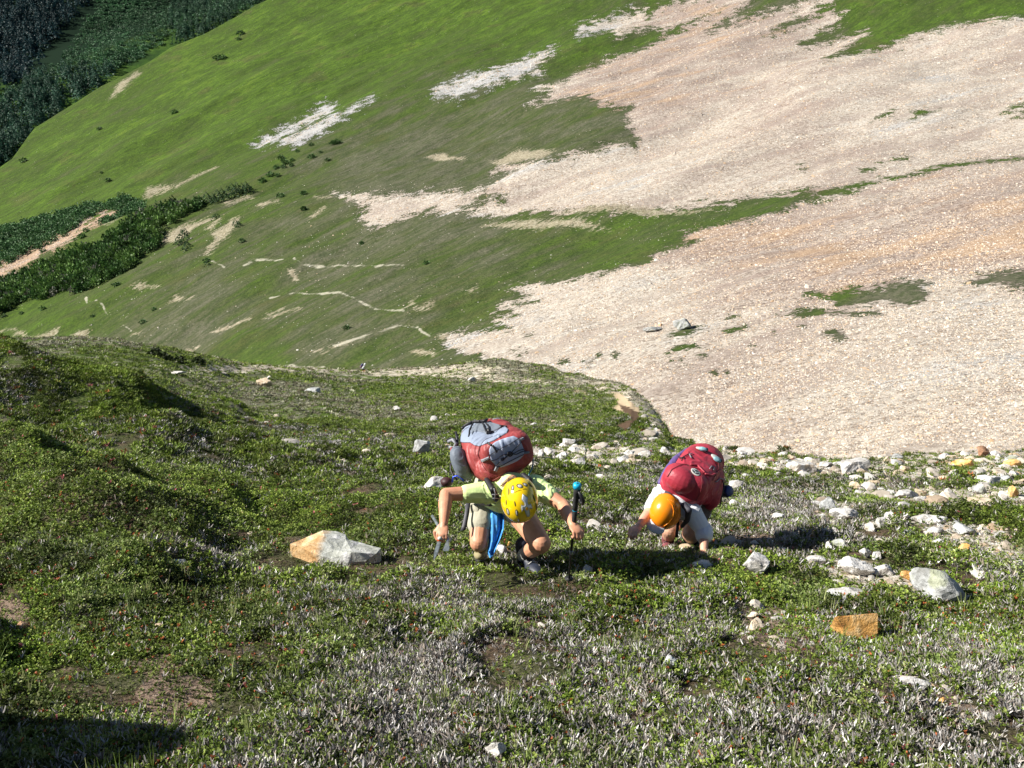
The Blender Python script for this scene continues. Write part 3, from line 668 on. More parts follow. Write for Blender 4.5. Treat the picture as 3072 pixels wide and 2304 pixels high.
def scree_stones():
    rr = np.random.default_rng(31)
    vis = (XB[:NR] > -60) & (XB[:NR] < 3130) & (YB[:NR] > -30) & (YB[:NR] < 1480) & (FB[:NR] > 3)
    ii = np.argwhere(vis); pick = ii[rr.integers(0, len(ii), 170000)]
    pick = pick[np.clip(pick[:, 0], 0, NR-2) == pick[:, 0]]
    i, j = pick[:, 0], np.clip(pick[:, 1], 0, len(xs)-2); a = rr.random(len(i))[:, None]; b = rr.random(len(i))[:, None]
    p = Pw[i, j]*(1-a)*(1-b)+Pw[i+1, j]*a*(1-b)+Pw[i, j+1]*(1-a)*b+Pw[i+1, j+1]*a*b
    s_ = Sb[i, j]; size = np.minimum(s_/995.67*np.exp(rr.normal(-.22, .42, len(i)))*np.interp(s_, [60, 150, 300], [1.0, .85, .6]), .75)
    tn = np.clip(tone[i, j], 0, 1)[:, None]
    col = tints(rr, STC, len(i)); warm = np.array([[1.02, .88, .76]]); col = col*(1-.6*tn)+col*warm*.6*tn
    clump = fbm(p[:, 0]/9, p[:, 1]/9, 203, 4); keep = (rr.random(len(i)) < .75+clump*1.2)
    me = stones_mesh('scree_stones', p[keep], size[keep], np.clip(col[keep]*.95, 0, .85), rr, .6)
    tag(link('scree_stones', me, STM), 'pale angular loose stones covering the scree bowl', 'stones', kind='stuff')
    # stones dotted through the far turf
    vis = (XB[:NR] > -30) & (XB[:NR] < 2200) & (YB[:NR] > 560) & (YB[:NR] < 1250) & (FB[:NR] < 0) & (lush[:NR] < .62)
    ii = np.argwhere(vis); pick = ii[rr.integers(0, len(ii), 5200)]; i, j = pick[:, 0], pick[:, 1]; p = Pw[i, j]
    cl = fbm(p[:, 0]/14, p[:, 1]/18, 207, 4); near_s = np.exp(-np.maximum(-FB[i, j], 0)/35)
    keep = rr.random(len(i)) < np.clip(.12+cl*.9, 0, 1)+near_s*.8
    size = (Sb[i, j]/995.67*np.exp(rr.normal(-.5, .4, len(i)))*.8)
    me = stones_mesh('turf_stones', p[keep], size[keep], tints(rr, STC, keep.sum()), rr, .6)
    tag(link('turf_stones', me, STM), 'white stones dotted over the far green meadow', 'stones', kind='stuff')
def rubble():
    rr = np.random.default_rng(37); n = 150000
    X = rr.uniform(-40, 3110, n); Y = 1152+np.exp(rr.uniform(math.log(8), math.log(1150), n))
    s = (EYE*FPX)/(Y-1152); t = (X-1536)/FPX*s
    for _ in range(3): nn = hA(t, s); s = np.maximum((EYE-nn)*FPX/(Y-1152), 1.); t = (X-1536)/FPX*s
    nn = hA(t, s); sc_, _ = crest(t/s); Xp, Yp = pxA(t, s, nn)
    r = best(rubA, Xp, Yp)+25*fbm(t/.5, s/.6, 221, 3); b = best(bareA, Xp, Yp)
    pr = np.where(r > 0, np.where((Xp < 2250) & (Yp > 1330), .28, .6)*sst(-.5, .3, fbm(t/.35, s/.5, 229, 2)), 0)+np.where((b > 0) & (Xp > 1500), .16, 0)+.003+.05*sst(.25, .5, fbm(t/3., s/4., 223, 3))+.02*(Xp > 1500)*(Yp < 1700)
    keep = (rr.random(n) < pr*np.clip(25/s, .25, 1)*.62) & (s < sc_*1.02)
    t, s, nn = t[keep], s[keep], nn[keep]
    size = np.clip(np.exp(rr.normal(math.log(.014), .65, len(t)))*np.clip(s/7, .8, 20), .005, np.minimum(.0095*s, .45))
    p = W(t, s, nn+size*.08)
    me = stones_mesh('rubble', p, size, tints(rr, STC*.86, len(t)), rr, .42, 2)
    tag(link('rubble', me, STM), 'broken pale stones and chips lying on bare soil', 'stones', kind='stuff')

# ------------------------------------------------------------------ single rocks
def rock_mat(kind):
    nm = 'rock_'+kind
    if nm in _cache: return _cache[nm]
    k = NT(nm); pos = k.geo(); n1 = k.noise(9., 6, .65, pos, .5); n2 = k.noise(40., 5, .7, pos); n3 = k.noise(3.5, 4, .6, pos)
    pal = {'white': [(.3, (.24, .22, .19)), (.45, (.46, .44, .41)), (.62, (.66, .65, .64))],
           'grey': [(.3, (.17, .17, .16)), (.5, (.36, .37, .37)), (.68, (.60, .61, .60))],
           'tan': [(.3, (.36, .26, .16)), (.5, (.56, .45, .32)), (.7, (.68, .62, .53))],
           'orange': [(.3, (.34, .16, .045)), (.46, (.66, .36, .11)), (.64, (.74, .55, .30))],
           'brown': [(.3, (.14, .07, .04)), (.5, (.30, .16, .09)), (.7, (.46, .32, .22))]}[kind]
    c = k.ramp(n1, pal)
    if kind == 'grey': c = k.mix(k.mapr(n3, .55, .64, 0, .6), c, (.33, .36, .20))
    if kind == 'white': c = k.mix(k.mapr(n3, .56, .70, 0, .7), c, (.52, .40, .27))
    c = k.mix(k.mapr(n2, .52, .75, 0, .5), c, (.10, .09, .08))
    h = k.math('ADD', n1, k.math('MULTIPLY', n2, .35))
    m = k.fin(c, .88, k.bump(h, .8, .03), Specular_IOR_Level=.2); _cache[nm] = m; return m
def rock(X, Y, w, h, kind, label=None, group=None, rot=0., name='rock', planes=10, cat='rock', s=None):
    """rock whose outline is about w x h photo px, centred at X,Y, lying on the ground"""
    rr = np.random.default_rng(int(X*7+Y*13))
    t, s_, n_ = ground(X, Y+h*.42)
    px = s_/FPX; a, c = w*.5*px, h*.56*px
    b = (a*.75+c*.5)
    v, f_ = chunk(rr, 4 if w > 60 else 3, planes+4, .16)
    ext = v.max(0)-v.min(0); v = v/ext*2
    v = v*np.array([a, b, c*1.10]); ca, sa = math.cos(rot), math.sin(rot)
    v = np.stack([v[:, 0]*ca+v[:, 2]*sa, v[:, 1], -v[:, 0]*sa+v[:, 2]*ca], -1)
    tc = (X-1536)*px; nc = n_+c*.72
    me = npmesh(name, (W(v[:, 0], v[:, 1], v[:, 2])-W(0, 0, 0)), f_, smooth=False)
    o = link(name, me, rock_mat(kind)); o.location = V(tc, s_+b*.35, nc)
    tag(o, label, cat, group); skipP.append((tc, s_+b*.35, max(a, b)*.80)); return o
def rocks():
    L = [
     (2417, 1403, 90, 42, 'white', 'large white rock with a black shadowed end at the foot of the scree'),
     (2567, 1400, 100, 48, 'white', 'broad white rock right of the one with the black shadowed end'),
     (2514, 1393, 46, 18, 'white', 'flat white slab between the two large white rocks under the scree'),
     (2630, 1352, 72, 34, 'tan', 'tan and orange rock at the lower edge of the scree, topped by grass'),
     (2897, 1390, 66, 24, 'orange', 'low rusty orange rock at the lower edge of the scree'),
     (2955, 1360, 46, 34, 'brown', 'upright brown rock standing at the edge of the scree on the right'),
     (3040, 1395, 60, 24, 'orange', 'rusty rock near the right edge of the photo below the scree'),
     (2873, 1423, 62, 26, 'white', 'white rock just below the rusty orange rock'),
     (2970, 1442, 70, 36, 'white', 'white rock with grass on both sides near the right edge'),
     (2727, 1482, 84, 24, 'white', 'long low white rock in the grass above the tan boulder'),
     (2567, 1460, 40, 26, 'tan', 'small tan rock under the broad white rock'),
     (2208, 1462, 46, 30, 'white', 'pale rock directly right of the blue mat roll'),
     (2945, 1470, 40, 30, 'grey', 'grey rock in the grass near the right edge'),
     (3045, 1478, 42, 34, 'orange', 'orange rock in the grass at the right edge'),
     (2955, 1520, 108, 44, 'tan', 'broad rounded tan boulder near the right edge'),
     (2780, 1558, 92, 32, 'white', 'white block with a shadowed right end in a line of rocks'),
     (2645, 1568, 34, 34, 'white', 'first small upright white rock left of the white block'),
     (2674, 1556, 32, 34, 'white', 'second upright white rock, taller, beside the white block'),
     (2717, 1551, 30, 20, 'white', 'small white rock touching the left of the white block'),
     (2614, 1582, 30, 26, 'white', 'lone white rock left of the upright pair'),
     (2887, 1588, 62, 30, 'grey', 'grey white rock ending the line of rocks on the right'),
     (2805, 1594, 40, 22, 'white', 'white rock below the white block'),
     (2897, 1645, 44, 26, 'orange', 'orange rock on the gravel by the right edge'),
     (2523, 1631, 46, 26, 'grey', 'rounded plain grey rock in the turf'),
     (2489, 1642, 18, 28, 'white', 'narrow white stone left of the plain grey rock'),
     (2600, 1662, 36, 28, 'white', 'white rock above the large cracked white rock, left one of a pair'),
     (2630, 1668, 28, 22, 'white', 'white rock above the large cracked white rock, right one of a pair'),
     (2489, 1517, 46, 38, 'grey', 'grey white rock heading a long pale slab'),
     (2546, 1548, 84, 30, 'white', 'long pale slab running down right from a grey white rock'),
     (2330, 1552, 50, 16, 'white', 'low white slab in the grass above the second climber\'s shadow'),
     (2446, 1682, 60, 28, 'white', 'white and tan rock just past the tip of the dark shadow'),
     (2577, 1708, 92, 48, 'white', 'large cracked white rock amid orange gravel'),
     (2530, 1692, 40, 30, 'white', 'white rock leaning on the left of the cracked white rock'),
     (2650, 1712, 62, 26, 'white', 'white rock right of the cracked white rock'),
     (2268, 1697, 86, 50, 'white', 'white rock half in the climber\'s shadow at its lower edge'),
     (2106, 1694, 62, 20, 'white', 'white rock under the orange helmeted climber\'s hand'),
     (2727, 1728, 44, 30, 'orange', 'brown orange rock tucked behind the grey lichen boulder'),
     (2548, 1788, 165, 28, 'white', 'long flat pale slab above the orange block'),
     (2990, 1727, 100, 30, 'white', 'white rock cut by the right edge of the photo, lower one'),
     (3056, 1700, 56, 38, 'white', 'white rock cut by the right edge of the photo, upper one'),
     (2262, 1883, 30, 30, 'tan', 'square tan stone on the bare soil left of the orange block'),
     (2258, 1849, 34, 16, 'tan', 'flat tan stone on the bare soil above the square one'),
     (2740, 2055, 118, 36, 'white', 'white slab sunk in bare soil in the lower right'),
     (2965, 2147, 36, 20, 'white', 'small white stone at the lower end of the bare streak'),
     (2834, 2113, 30, 26, 'orange', 'orange stone in the bare streak under the white slab'),
     (2669, 2120, 34, 20, 'white', 'small white stone left of the orange stone'),
     (2014, 1995, 50, 40, 'grey', 'lone grey white rock in the heather below the second climber'),
     (1965, 1871, 34, 26, 'white', 'white stone in heather below the shadow, right of a smaller one'),
     (1887, 1857, 22, 14, 'white', 'tiny white stone in the heather below the shadow'),
     (1766, 1711, 38, 30, 'white', 'white stone at the lower edge of the dark shadow beside the pole'),
     (1262, 1343, 50, 46, 'grey', 'rounded grey boulder left of the grey and red backpack'),
     (1300, 1456, 64, 36, 'white', 'pale rock behind the yellow helmeted climber\'s elbow'),
     (1315, 1372, 60, 16, 'white', 'flat pale rock between the grey boulder and the backpack'),
     (1601, 1277, 26, 16, 'white', 'small white stone above the grey and red backpack'),
     (1807, 1433, 36, 20, 'white', 'white stone on the grass above the trekking pole'),
     (1618, 1362, 44, 24, 'white', 'white rock nearest the right side of the grey and red pack'),
     (1650, 1358, 34, 30, 'white', 'second white rock right of the grey and red pack'),
     (1683, 1374, 36, 26, 'white', 'third white rock right of the grey and red pack'),
     (1725, 1352, 40, 18, 'white', 'small white rock behind the row right of the pack'),
     (1738, 1392, 52, 30, 'white', 'biggest white rock of the row right of the pack'),
     (1778, 1370, 38, 18, 'white', 'white rock ending the row right of the pack'),
     (1702, 1326, 42, 20, 'white', 'flat white rock above the row right of the pack'),
     (1808, 1300, 14, 14, 'white', 'small white stone beside the brown soil gully'),
     (1890, 1362, 34, 22, 'white', 'white rock between the two backpacks, left one'),
     (1935, 1362, 40, 22, 'white', 'white rock between the two backpacks, middle one'),
     (1992, 1358, 38, 34, 'white', 'white rock between the two backpacks, nearest the red pack'),
     (1414, 1139, 26, 14, 'white', 'white stone alone on the mid slope above the packs'),
     (1194, 1227, 24, 13, 'white', 'white stone on the mid slope left of the packs'),
     (790, 1149, 46, 26, 'tan', 'orange and white rock on the mid slope left of the distant hiker'),
     (806, 1128, 16, 12, 'white', 'small white stone on top of the orange and white rock'),
     (522, 1119, 58, 10, 'white', 'long low white rock on the left mid slope'),
     (940, 1171, 50, 16, 'grey', 'grey rock with a black shadowed end on the mid slope'),
     (528, 1692, 62, 20, 'grey', 'flat grey rock in the heather at lower left'),
     (628, 1643, 34, 14, 'grey', 'small grey rock above the flat grey one at lower left'),
     (843, 1812, 18, 30, 'white', 'narrow white stone in heather below the split boulder'),
     (1092, 1844, 62, 22, 'white', 'pale stone in the moss below the split boulder'),
     (1170, 1878, 30, 14, 'white', 'little pale stone right of the stone in the moss'),
     (1485, 2255, 66, 46, 'white', 'pale rock at the bottom edge of the photo'),
     (62, 1880, 44, 30, 'brown', 'dull brown stone on bare soil at the left edge'),
     (190, 1822, 50, 18, 'grey', 'small grey stone in the heather near the left edge'),
     (1322, 1799, 30, 20, 'white', 'small white stone below the ice axe'),
     (1510, 1650, 34, 30, 'white', 'white stone on the bare patch behind the climber\'s knee'),
     (1527, 1640, 20, 20, 'orange', 'orange stone on the bare patch behind the climber\'s knee'),
     (1035, 1390, 22, 12, 'white', 'small white stone in the mid slope heather'),
     (1040, 1432, 22, 14, 'grey', 'grey stone in the heather up left of the climber'),
    ]
    for (X, Y, w_, h_, kd, lb) in L:
        rock(X, Y, w_, h_, kd, lb, rot=random.uniform(-.12, .12))
    rr = random.Random(9); n = 0
    # lesser rocks of the white band: nothing tells them apart
    for k_ in range(150):
        if n >= 95: break
        X = rr.uniform(1840, 3090); Yc = 1360 if X < 2300 else 1380; Y = rr.uniform(1345, 1440) if rr.random() < .55 else rr.uniform(1440, 1640)
        if Y > 1440 and X < 2440: continue
        if 1900 < X < 2210 and Y > 1330: continue
        w_ = rr.uniform(16, 46); rock(X, Y, w_, w_*rr.uniform(.3, .5), rr.choice(['white', 'white', 'white', 'tan', 'grey']), 'small pale rock in the stony band below the scree', 'small pale rocks in the stony band'); n += 1
    # larger ones with shapes of their own
    o = rock(2805, 1764, 176, 84, 'grey', 'long grey boulder with yellow green lichen, lower right', rot=.30, name='boulder', cat='boulder')
    orange_block(); split_boulder()
    for (X, Y, w_, h_, lb) in [(2053, 975, 62, 38, 'blue grey outcrop sticking out of the scree'), (1960, 985, 60, 16, 'low grey outcrop left of the blue grey one')]:
        outcrop(X, Y, w_, h_, lb)
def px_slab(name, front, depth, X0, Y0, mats, label, cat, tilt=.0, lean=.15):
    pass
def prism_rock(name, front, s0, depth, mat, label, cat, up_shift=.3, bev=.006):
    """block whose front outline (photo px) stands at depth s0 and which runs back by depth metres"""
    bm = bmesh.new(); c = np.mean(front, 0); org = P(c[0], c[1], s0)
    a = [bm.verts.new(P(x, y, s0)-org) for x, y in front]
    b = [bm.verts.new(P(x, y, s0+depth*(1+.0))-org+DV(0, 0, 1)*(-(EYE-(y-1152)/FPX*s0)+(EYE-(y-1152)/FPX*s0))) for x, y in front]
    for i, (x, y) in enumerate(front): # parallel back face, not perspective-true
        b[i].co = a[i].co + (DV(0, 1, 0)*depth) + DV(0, 0, -1)*up_shift*depth
    bm.faces.new(a); bm.faces.new(b[::-1]); n = len(a)
    for i in range(n): bm.faces.new((a[i], b[i], b[(i+1) % n], a[(i+1) % n]))
    bmesh.ops.recalc_face_normals(bm, faces=bm.faces)
    bmesh.ops.bevel(bm, geom=bm.edges[:], offset=bev, segments=2, affect='EDGES')
    bmesh.ops.triangulate(bm, faces=bm.faces[:]); bmesh.ops.subdivide_edges(bm, edges=bm.edges[:], cuts=3, use_grid_fill=True)
    for v in bm.verts:
        q = v.co*18; d = fbm(q.x+q.z, q.y-q.z*.6, 61, 3); v.co += v.co.normalized()*float(d)*.008
    me = bpy.data.meshes.new(name); bm.to_mesh(me); bm.free()
    o = link(name, me, mat); o.location = org; tag(o, label, cat); return o
def orange_block():
    t, s, n = ground(2582, 1915)
    prism_rock('rock', [(2504, 1850), (2556, 1842), (2636, 1838), (2637, 1902), (2572, 1935), (2538, 1905)], s-.02, .10, rock_mat('orange'),
               'square cut orange block with a pale top corner, lower right', 'rock', .75)
    skipP.append((t, s+.03, .07))
def split_boulder():
    z = lambda p: zz(800, 1500, 5.027, p)
    t, s, n = ground(1010, 1700)
    org = P(1010, 1650, s)
    # faceted top built from measured ridge points: (photo x, y, depth offset)
    pts = {}
    def A(k_, x, y, ds): X, Y = z([(x, y)])[0]; pts[k_] = P(X, Y, s+ds)
    A('w', 350, 665, .14); A('a', 600, 560, .30); A('b', 850, 455, .42); A('c', 1050, 465, .46); A('d', 1190, 520, .44); A('e', 1235, 600, .38)
    A('f', 1400, 640, .36); A('g', 1720, 725, .26); A('g2', 1705, 790, .20); A('h', 1650, 810, .13); A('i', 1280, 790, .04); A('j', 1285, 930, .02); A('k', 1210, 1010, -.01)
    A('l', 1080, 1000, -.02); A('m', 960, 885, .0); A('n', 800, 835, .02); A('o', 670, 790, .05); A('p', 500, 710, .10)
    A('q', 720, 760, .06); A('r', 870, 560, .22); A('s', 1000, 600, .22); A('t', 1130, 740, .12); A('u', 1010, 760, .08); A('v', 1190, 590, .29); A('x', 1270, 740, .12); A('y', 1060, 590, .25)
    A('bb', 1480, 930, .06)
    bm = bmesh.new(); V2 = {k_: bm.verts.new(p-org) for k_, p in pts.items()}
    fs = ['w a r q p', 'a b r', 'b c y r', 'c d v y', 'd e v', 'r y s', 'r s u q', 's t u', 'y v x t s', 'v e f x', 'f g h i x', 'x i t', 't i u', 'u i k l m', 'i j k', 'q u m n', 'q n o', 'p q o', 'g g2 h', 'i h bb j', 'h g2 bb']
    for f_ in fs:
        try: bm.faces.new([V2[a] for a in f_.split()])
        except Exception as ex: print('face', f_, ex)
    # skirt into the ground on every open edge, closed below
    bmesh.ops.recalc_face_normals(bm, faces=bm.faces)
    ed = [e for e in bm.edges if len(e.link_faces) == 1]
    r = bmesh.ops.extrude_edge_only(bm, edges=ed)
    for v in [g for g in r['geom'] if isinstance(g, bmesh.types.BMVert)]: v.co += DV(0, .35, -1)*.16
    bmesh.ops.triangulate(bm, faces=bm.faces[:])
    bmesh.ops.subdivide_edges(bm, edges=bm.edges[:], cuts=4, use_grid_fill=True)
    for v in bm.verts:
        q = v.co*14; d = fbm(q.x+q.z, q.y-q.z*.6, 63, 4); v.co += Vector((.3, -.5, .8))*float(d)*.012
    bmesh.ops.recalc_face_normals(bm, faces=bm.faces)
    me = bpy.data.meshes.new('boulder'); bm.to_mesh(me); bm.free()
    k = NT('split_rock'); pos = k.geo(); n1 = k.noise(9., 6, .65, pos, .5); n2 = k.noise(38., 5, .7, pos)
    px = k.n('ShaderNodeSeparateXYZ', {0: pos}).outputs[0]
    x0 = float((pts['r'].x*.6+pts['q'].x*.4))
    warm = k.ramp(n1, [(.3, (.38, .19, .06)), (.5, (.62, .40, .19)), (.68, (.74, .62, .45))])
    cold = k.ramp(n1, [(.3, (.26, .27, .23)), (.5, (.44, .45, .41)), (.66, (.68, .67, .66))])
    c = k.mix(k.mapr(k.math('ADD', px, k.math('MULTIPLY', n1, .12)), x0+.02, x0+.10), warm, cold)
    c = k.mix(k.mapr(n2, .55, .75, 0, .4), c, (.1, .09, .08))
    o = link('boulder', me, k.fin(c, .88, k.bump(k.math('ADD', n1, k.math('MULTIPLY', n2, .3)), .7, .03)))
    o.location = org; tag(o, 'split boulder, orange on the left and grey on the right, left of the climber', 'boulder')
    tt = PT(960, 1640, s)[0]; skipP.append((tt, s+.18, .17)); skipP.append((tt+.17, s+.2, .14)); skipP.append((tt-.10, s+.2, .12))
def surfB(X, Y):
    """world point of the basin surface seen at photo pixel"""
    x, y = X/3., Y/3.
    d = (XB[:NR]-X)**2+(YB[:NR]-Y)**2; i, j = np.unravel_index(np.argmin(d), d.shape); return Vector(Pw[i, j]), float(Sb[i, j])
def outcrop(X, Y, w_, h_, label):
    p, s = surfB(X, Y+h_*.4); rr = np.random.default_rng(int(X)); v, f_ = chunk(rr, 4, 12, .15); e = v.max(0)-v.min(0); v = v/e*2*np.array([w_, w_*.8, h_])*.5*s/FPX
    me = npmesh('outcrop', W(v[:, 0], v[:, 1], v[:, 2])-W(0, 0, 0), f_, smooth=False); o = link('outcrop', me, rock_mat('grey')); o.location = p+DV(0, 0, 1)*h_*.3*s/FPX
    tag(o, label, 'outcrop')

# ================================================================== shrubs and trees far off
CONI = foliage_mat('conifer', .15); 
def leaf_blob(rr, n=70, tall=1.0, cone=False):
    V_, F2 = [], []
    for i in range(n):
        if cone:
            h = rr.random()**.8; r = (1-h)*.34*(.6+.5*rr.random()); a = rr.uniform(0, 6.28); c = np.array([r*math.cos(a), r*math.sin(a), .06+h*.96]); d = np.array([math.cos(a), math.sin(a), -.35]); L = .13*(1.2-h); wd_ = .055*(1.3-h)
        else:
            d = rr.normal(0, 1, 3); d /= np.linalg.norm(d); r = .5*rr.random()**.45; lump = 1+.25*math.sin(3*d[0]+5*d[1]); c = d*r*lump*np.array([1, 1, .8*tall])+np.array([0, 0, .36*tall]); L = .17; wd_ = .10
        s_ = np.cross(d, rr.normal(0, 1, 3)); s_ /= np.linalg.norm(s_)+1e-9
        o = len(V_); e = c+d*L
        V_ += [c-s_*wd_, c+s_*wd_, e+s_*wd_*.4, e-s_*wd_*.4]; F2.append((o, o+1, o+2, o+3))
    return np.array(V_), np.array(F2)
def plant_mass(name, label, cat, P3, size, tallv, col, cone, rr, n=60, kind='stuff'):
    protos = [leaf_blob(rr, n, 1., cone) for _ in range(8)]; which = rr.integers(0, 8, len(P3)); Vs, Fs, Cs = [], [], []; off = 0
    for k_, (pv, pf) in enumerate(protos):
        m = which == k_; n_ = m.sum()
        if not n_: continue
        a = rr.uniform(0, 6.28, n_); c_, s_ = np.cos(a)[:, None], np.sin(a)[:, None]
        v = np.stack([pv[None, :, 0]*c_-pv[None, :, 1]*s_, pv[None, :, 0]*s_+pv[None, :, 1]*c_, pv[None, :, 2]*tallv[m][:, None]], -1)*size[m][:, None, None]+P3[m][:, None]
        Vs.append(v.reshape(-1, 3)); Fs.append((pf[None]+(np.arange(n_)*len(pv))[:, None, None]+off).reshape(-1, 4)); off += n_*len(pv)
        jit = np.repeat(rr.uniform(.6, 1.5, (n_, len(pf), 1)), 4, 1); Cs.append((col[m][:, None]*jit).reshape(-1, 3))
    o = link(name, npmesh(name, np.concatenate(Vs), np.concatenate(Fs), smooth=False, cols=np.concatenate(Cs)), CONI); tag(o, label, cat, kind=kind); return o
TRUNK = simple('bark', (.16, .12, .09), .9)
def trunk_mesh(name, h, r):
    bm = bmesh.new(); bmesh.ops.create_cone(bm, segments=7, radius1=r, radius2=r*.25, depth=h, cap_ends=True); bmesh.ops.translate(bm, verts=bm.verts[:], vec=(0, 0, h/2-.2)); me = bpy.data.meshes.new(name); bm.to_mesh(me); bm.free(); return me
def in_polys(polys, n, rr, step=None):
    Xr, Yr = [], []
    for p in polys:
        a = np.array(p); x0, y0 = a.min(0); x1, y1 = a.max(0); m = int(n*((x1-x0)*(y1-y0))); x = rr.uniform(x0, x1, m); y = rr.uniform(y0, y1, m); k_ = sdf(p, x, y)+8*fbm(x/14, y/10, 301, 3) > 0; Xr.append(x[k_]); Yr.append(y[k_])
    return np.concatenate(Xr), np.concatenate(Yr)
def ptsB(X, Y):
    i = np.clip(((545*3-Y)/3.0), 0, None); x = X/3.
    j = np.clip(np.searchsorted(xs, x), 0, len(xs)-1); tp = top[j]; i = np.clip(((545-Y/3.)/(545-tp)*(NR-1)).round().astype(int), 0, NR-1)
    return Pw[i, j], Sb[i, j]
def far_trees():
    rr = np.random.default_rng(51)
    T1 = z6([(-40, 790), (-560, 1130), (-1100, 1480), (-1100, 1230), (-560, 930), (-40, 640), (40, 590), (120, 565), (250, 500), (400, 430), (520, 420), (640, 400), (690, 330), (850, 240), (950, 185), (1040, 140), (1100, 175), (1230, 125), (1225, 150), (1150, 200), (1050, 250), (965, 260), (975, 360), (930, 400), (850, 440), (845, 480), (800, 530), (700, 570), (600, 605), (480, 650), (370, 655), (280, 690), (130, 710), (60, 760)])
    T2 = z6([(-40, 460), (-560, 790), (-1100, 1110), (-1100, 850), (-560, 560), (-40, 270), (60, 265), (200, 215), (380, 160), (540, 125), (640, 110), (740, 75), (860, 90), (870, 150), (760, 190), (610, 245), (600, 225), (740, 135), (650, 140), (540, 190), (410, 280), (270, 345), (150, 385), (60, 440)])
    X, Y = in_polys([T1], .036, rr); p, s = ptsB(X, Y); n = len(X)
    g = fbm(X/50, Y/40, 303, 3); cl = np.where((rr.random(n) < .5+g)[:, None], np.array([[.045, .095, .025]]), np.array([[.09, .16, .040]]))*rr.uniform(.6, 1.6, (n, 1))
    grey = rr.random(n) < .04; cl[grey] = (.17, .17, .14)
    plant_mass('thicket', 'dark green conifer thicket filling the gully on the left', 'thicket', p, s*.0075*rr.uniform(.4, 1.4, n), rr.uniform(.8, 1.7, n), cl, False, rr, 55)
    X, Y = in_polys([T2], .035, rr); p, s = ptsB(X, Y); n = len(X); cl = np.array([[.058, .13, .044]])*rr.uniform(.75, 1.3, (n, 1))
    plant_mass('alder_brush', 'smooth green brush above the brown washed out streak', 'brush', p, s*.0068*rr.uniform(.7, 1.2, n), rr.uniform(.6, 1.0, n), cl, False, rr, 50)
    # dots of low bushes on the sunny slope
    D = [z for z in zz(0, 0, 2.16, [(1825, 1050), (1850, 1078), (1895, 1060), (2020, 1040), (2075, 1010), (1930, 1005), (1790, 1110), (1840, 1105), (1890, 1090), (1750, 1160), (1800, 1150), (2120, 1045), (2160, 950), (2190, 945), (1975, 1300), (2020, 965), (1700, 1190), (150, 1050), (645, 850), (655, 1130), (1560, 230), (1545, 265), (1410, 385), (1440, 380), (1130, 740), (695, 1160)])]
    D += z6([(1250, 475), (1465, 352), (925, 735), (560, 785), (700, 630), (720, 625), (2180, 355), (850, 180), (790, 210), (1840, 175), (1700, 110), (495, 330), (520, 290), (455, 345), (265, 405), (1830, 85), (440, 520), (860, 820), (130, 770), (260, 755), (20, 790), (1840, 175), (2090, 860)])
    D += zz(1000, 700, 2.063, [(175, 75), (575, 210), (85, 595)])
    for i, (x, y) in enumerate(D):
        p, s = ptsB(np.array([x]), np.array([y])); sz = s[0]*.0042*rr.uniform(.6, 1.5); lv, lf = leaf_blob(rr, 130)
        c = np.array([.045, .10, .024])*rr.uniform(.8, 1.3)
        me = npmesh('bush', lv*np.array([1.3, 1.1, .9])*sz, lf, smooth=False, cols=np.repeat(c[None]*rr.uniform(.6, 1.5, (len(lf), 1)), 4, 0)); o = link('bush', me, CONI); o.location = Vector(p[0])
        tag(o, 'small dark green bush alone on the far meadow', 'bush', 'small bushes on the far meadow')
    # separate conifers below the thicket and along the gully
    Tr = z6([(1120, 300), (1105, 325), (1130, 345), (1110, 365), (1140, 395), (1125, 410), (1085, 375), (1310, 215), (1300, 225), (1425, 268), (1445, 270), (1250, 490)]) 
    row = z6([(1195, 130), (1215, 120), (1235, 112), (1250, 100), (1270, 108), (1290, 90), (1300, 112), (1320, 80), (1335, 100), (1345, 68), (1365, 84), (1380, 55), (1395, 70), (1405, 40), (1420, 58), (1430, 30), (1445, 46), (1460, 30), (1475, 38), (1490, 22), (1500, 30), (1160, 155), (1175, 145), (1140, 175), (1120, 185), (1045, 165), (1060, 180), (1030, 190), (990, 205), (1010, 225), (1075, 205)])
    def tree(x, y, hp, label, group, dark=1.):
        p, s = ptsB(np.array([x]), np.array([y])); h = hp*s[0]/FPX; o = empty('conifer_tree', Vector(p[0])); tag(o, label, 'tree', group)
        v, f_ = leaf_blob(rr, 110, 1., True); me = npmesh('crown', v*np.array([1.5, 1.5, 1.])*h, f_, smooth=False, cols=np.array([[.026, .06, .016]])*dark*np.repeat(rr.uniform(.6, 1.5, (len(f_), 1)), 4, 0))
        c = link('crown', me, CONI); c.parent = o; t_ = link('trunk', trunk_mesh('trunk', h*.6, h*.03), TRUNK); t_.parent = o
    for x, y in row: tree(x, y+6, rr.uniform(22, 34), 'dark conifer in the slanting row above the thicket', 'conifers in the slanting row')
    for x, y in Tr[:7]: tree(x, y+6, rr.uniform(20, 30), 'conifer in the short clump below the thicket', 'conifers in the short clump')
    for (x, y), lb in zip(Tr[7:], ['left small conifer at the top of the bare tan streak', 'right small conifer at the top of the bare tan streak', 'left of two small conifers beside the forked tan streak', 'right of two small conifers beside the forked tan streak', 'low conifer on the trail in the meadow']): tree(x, y+4, 20, lb, None)
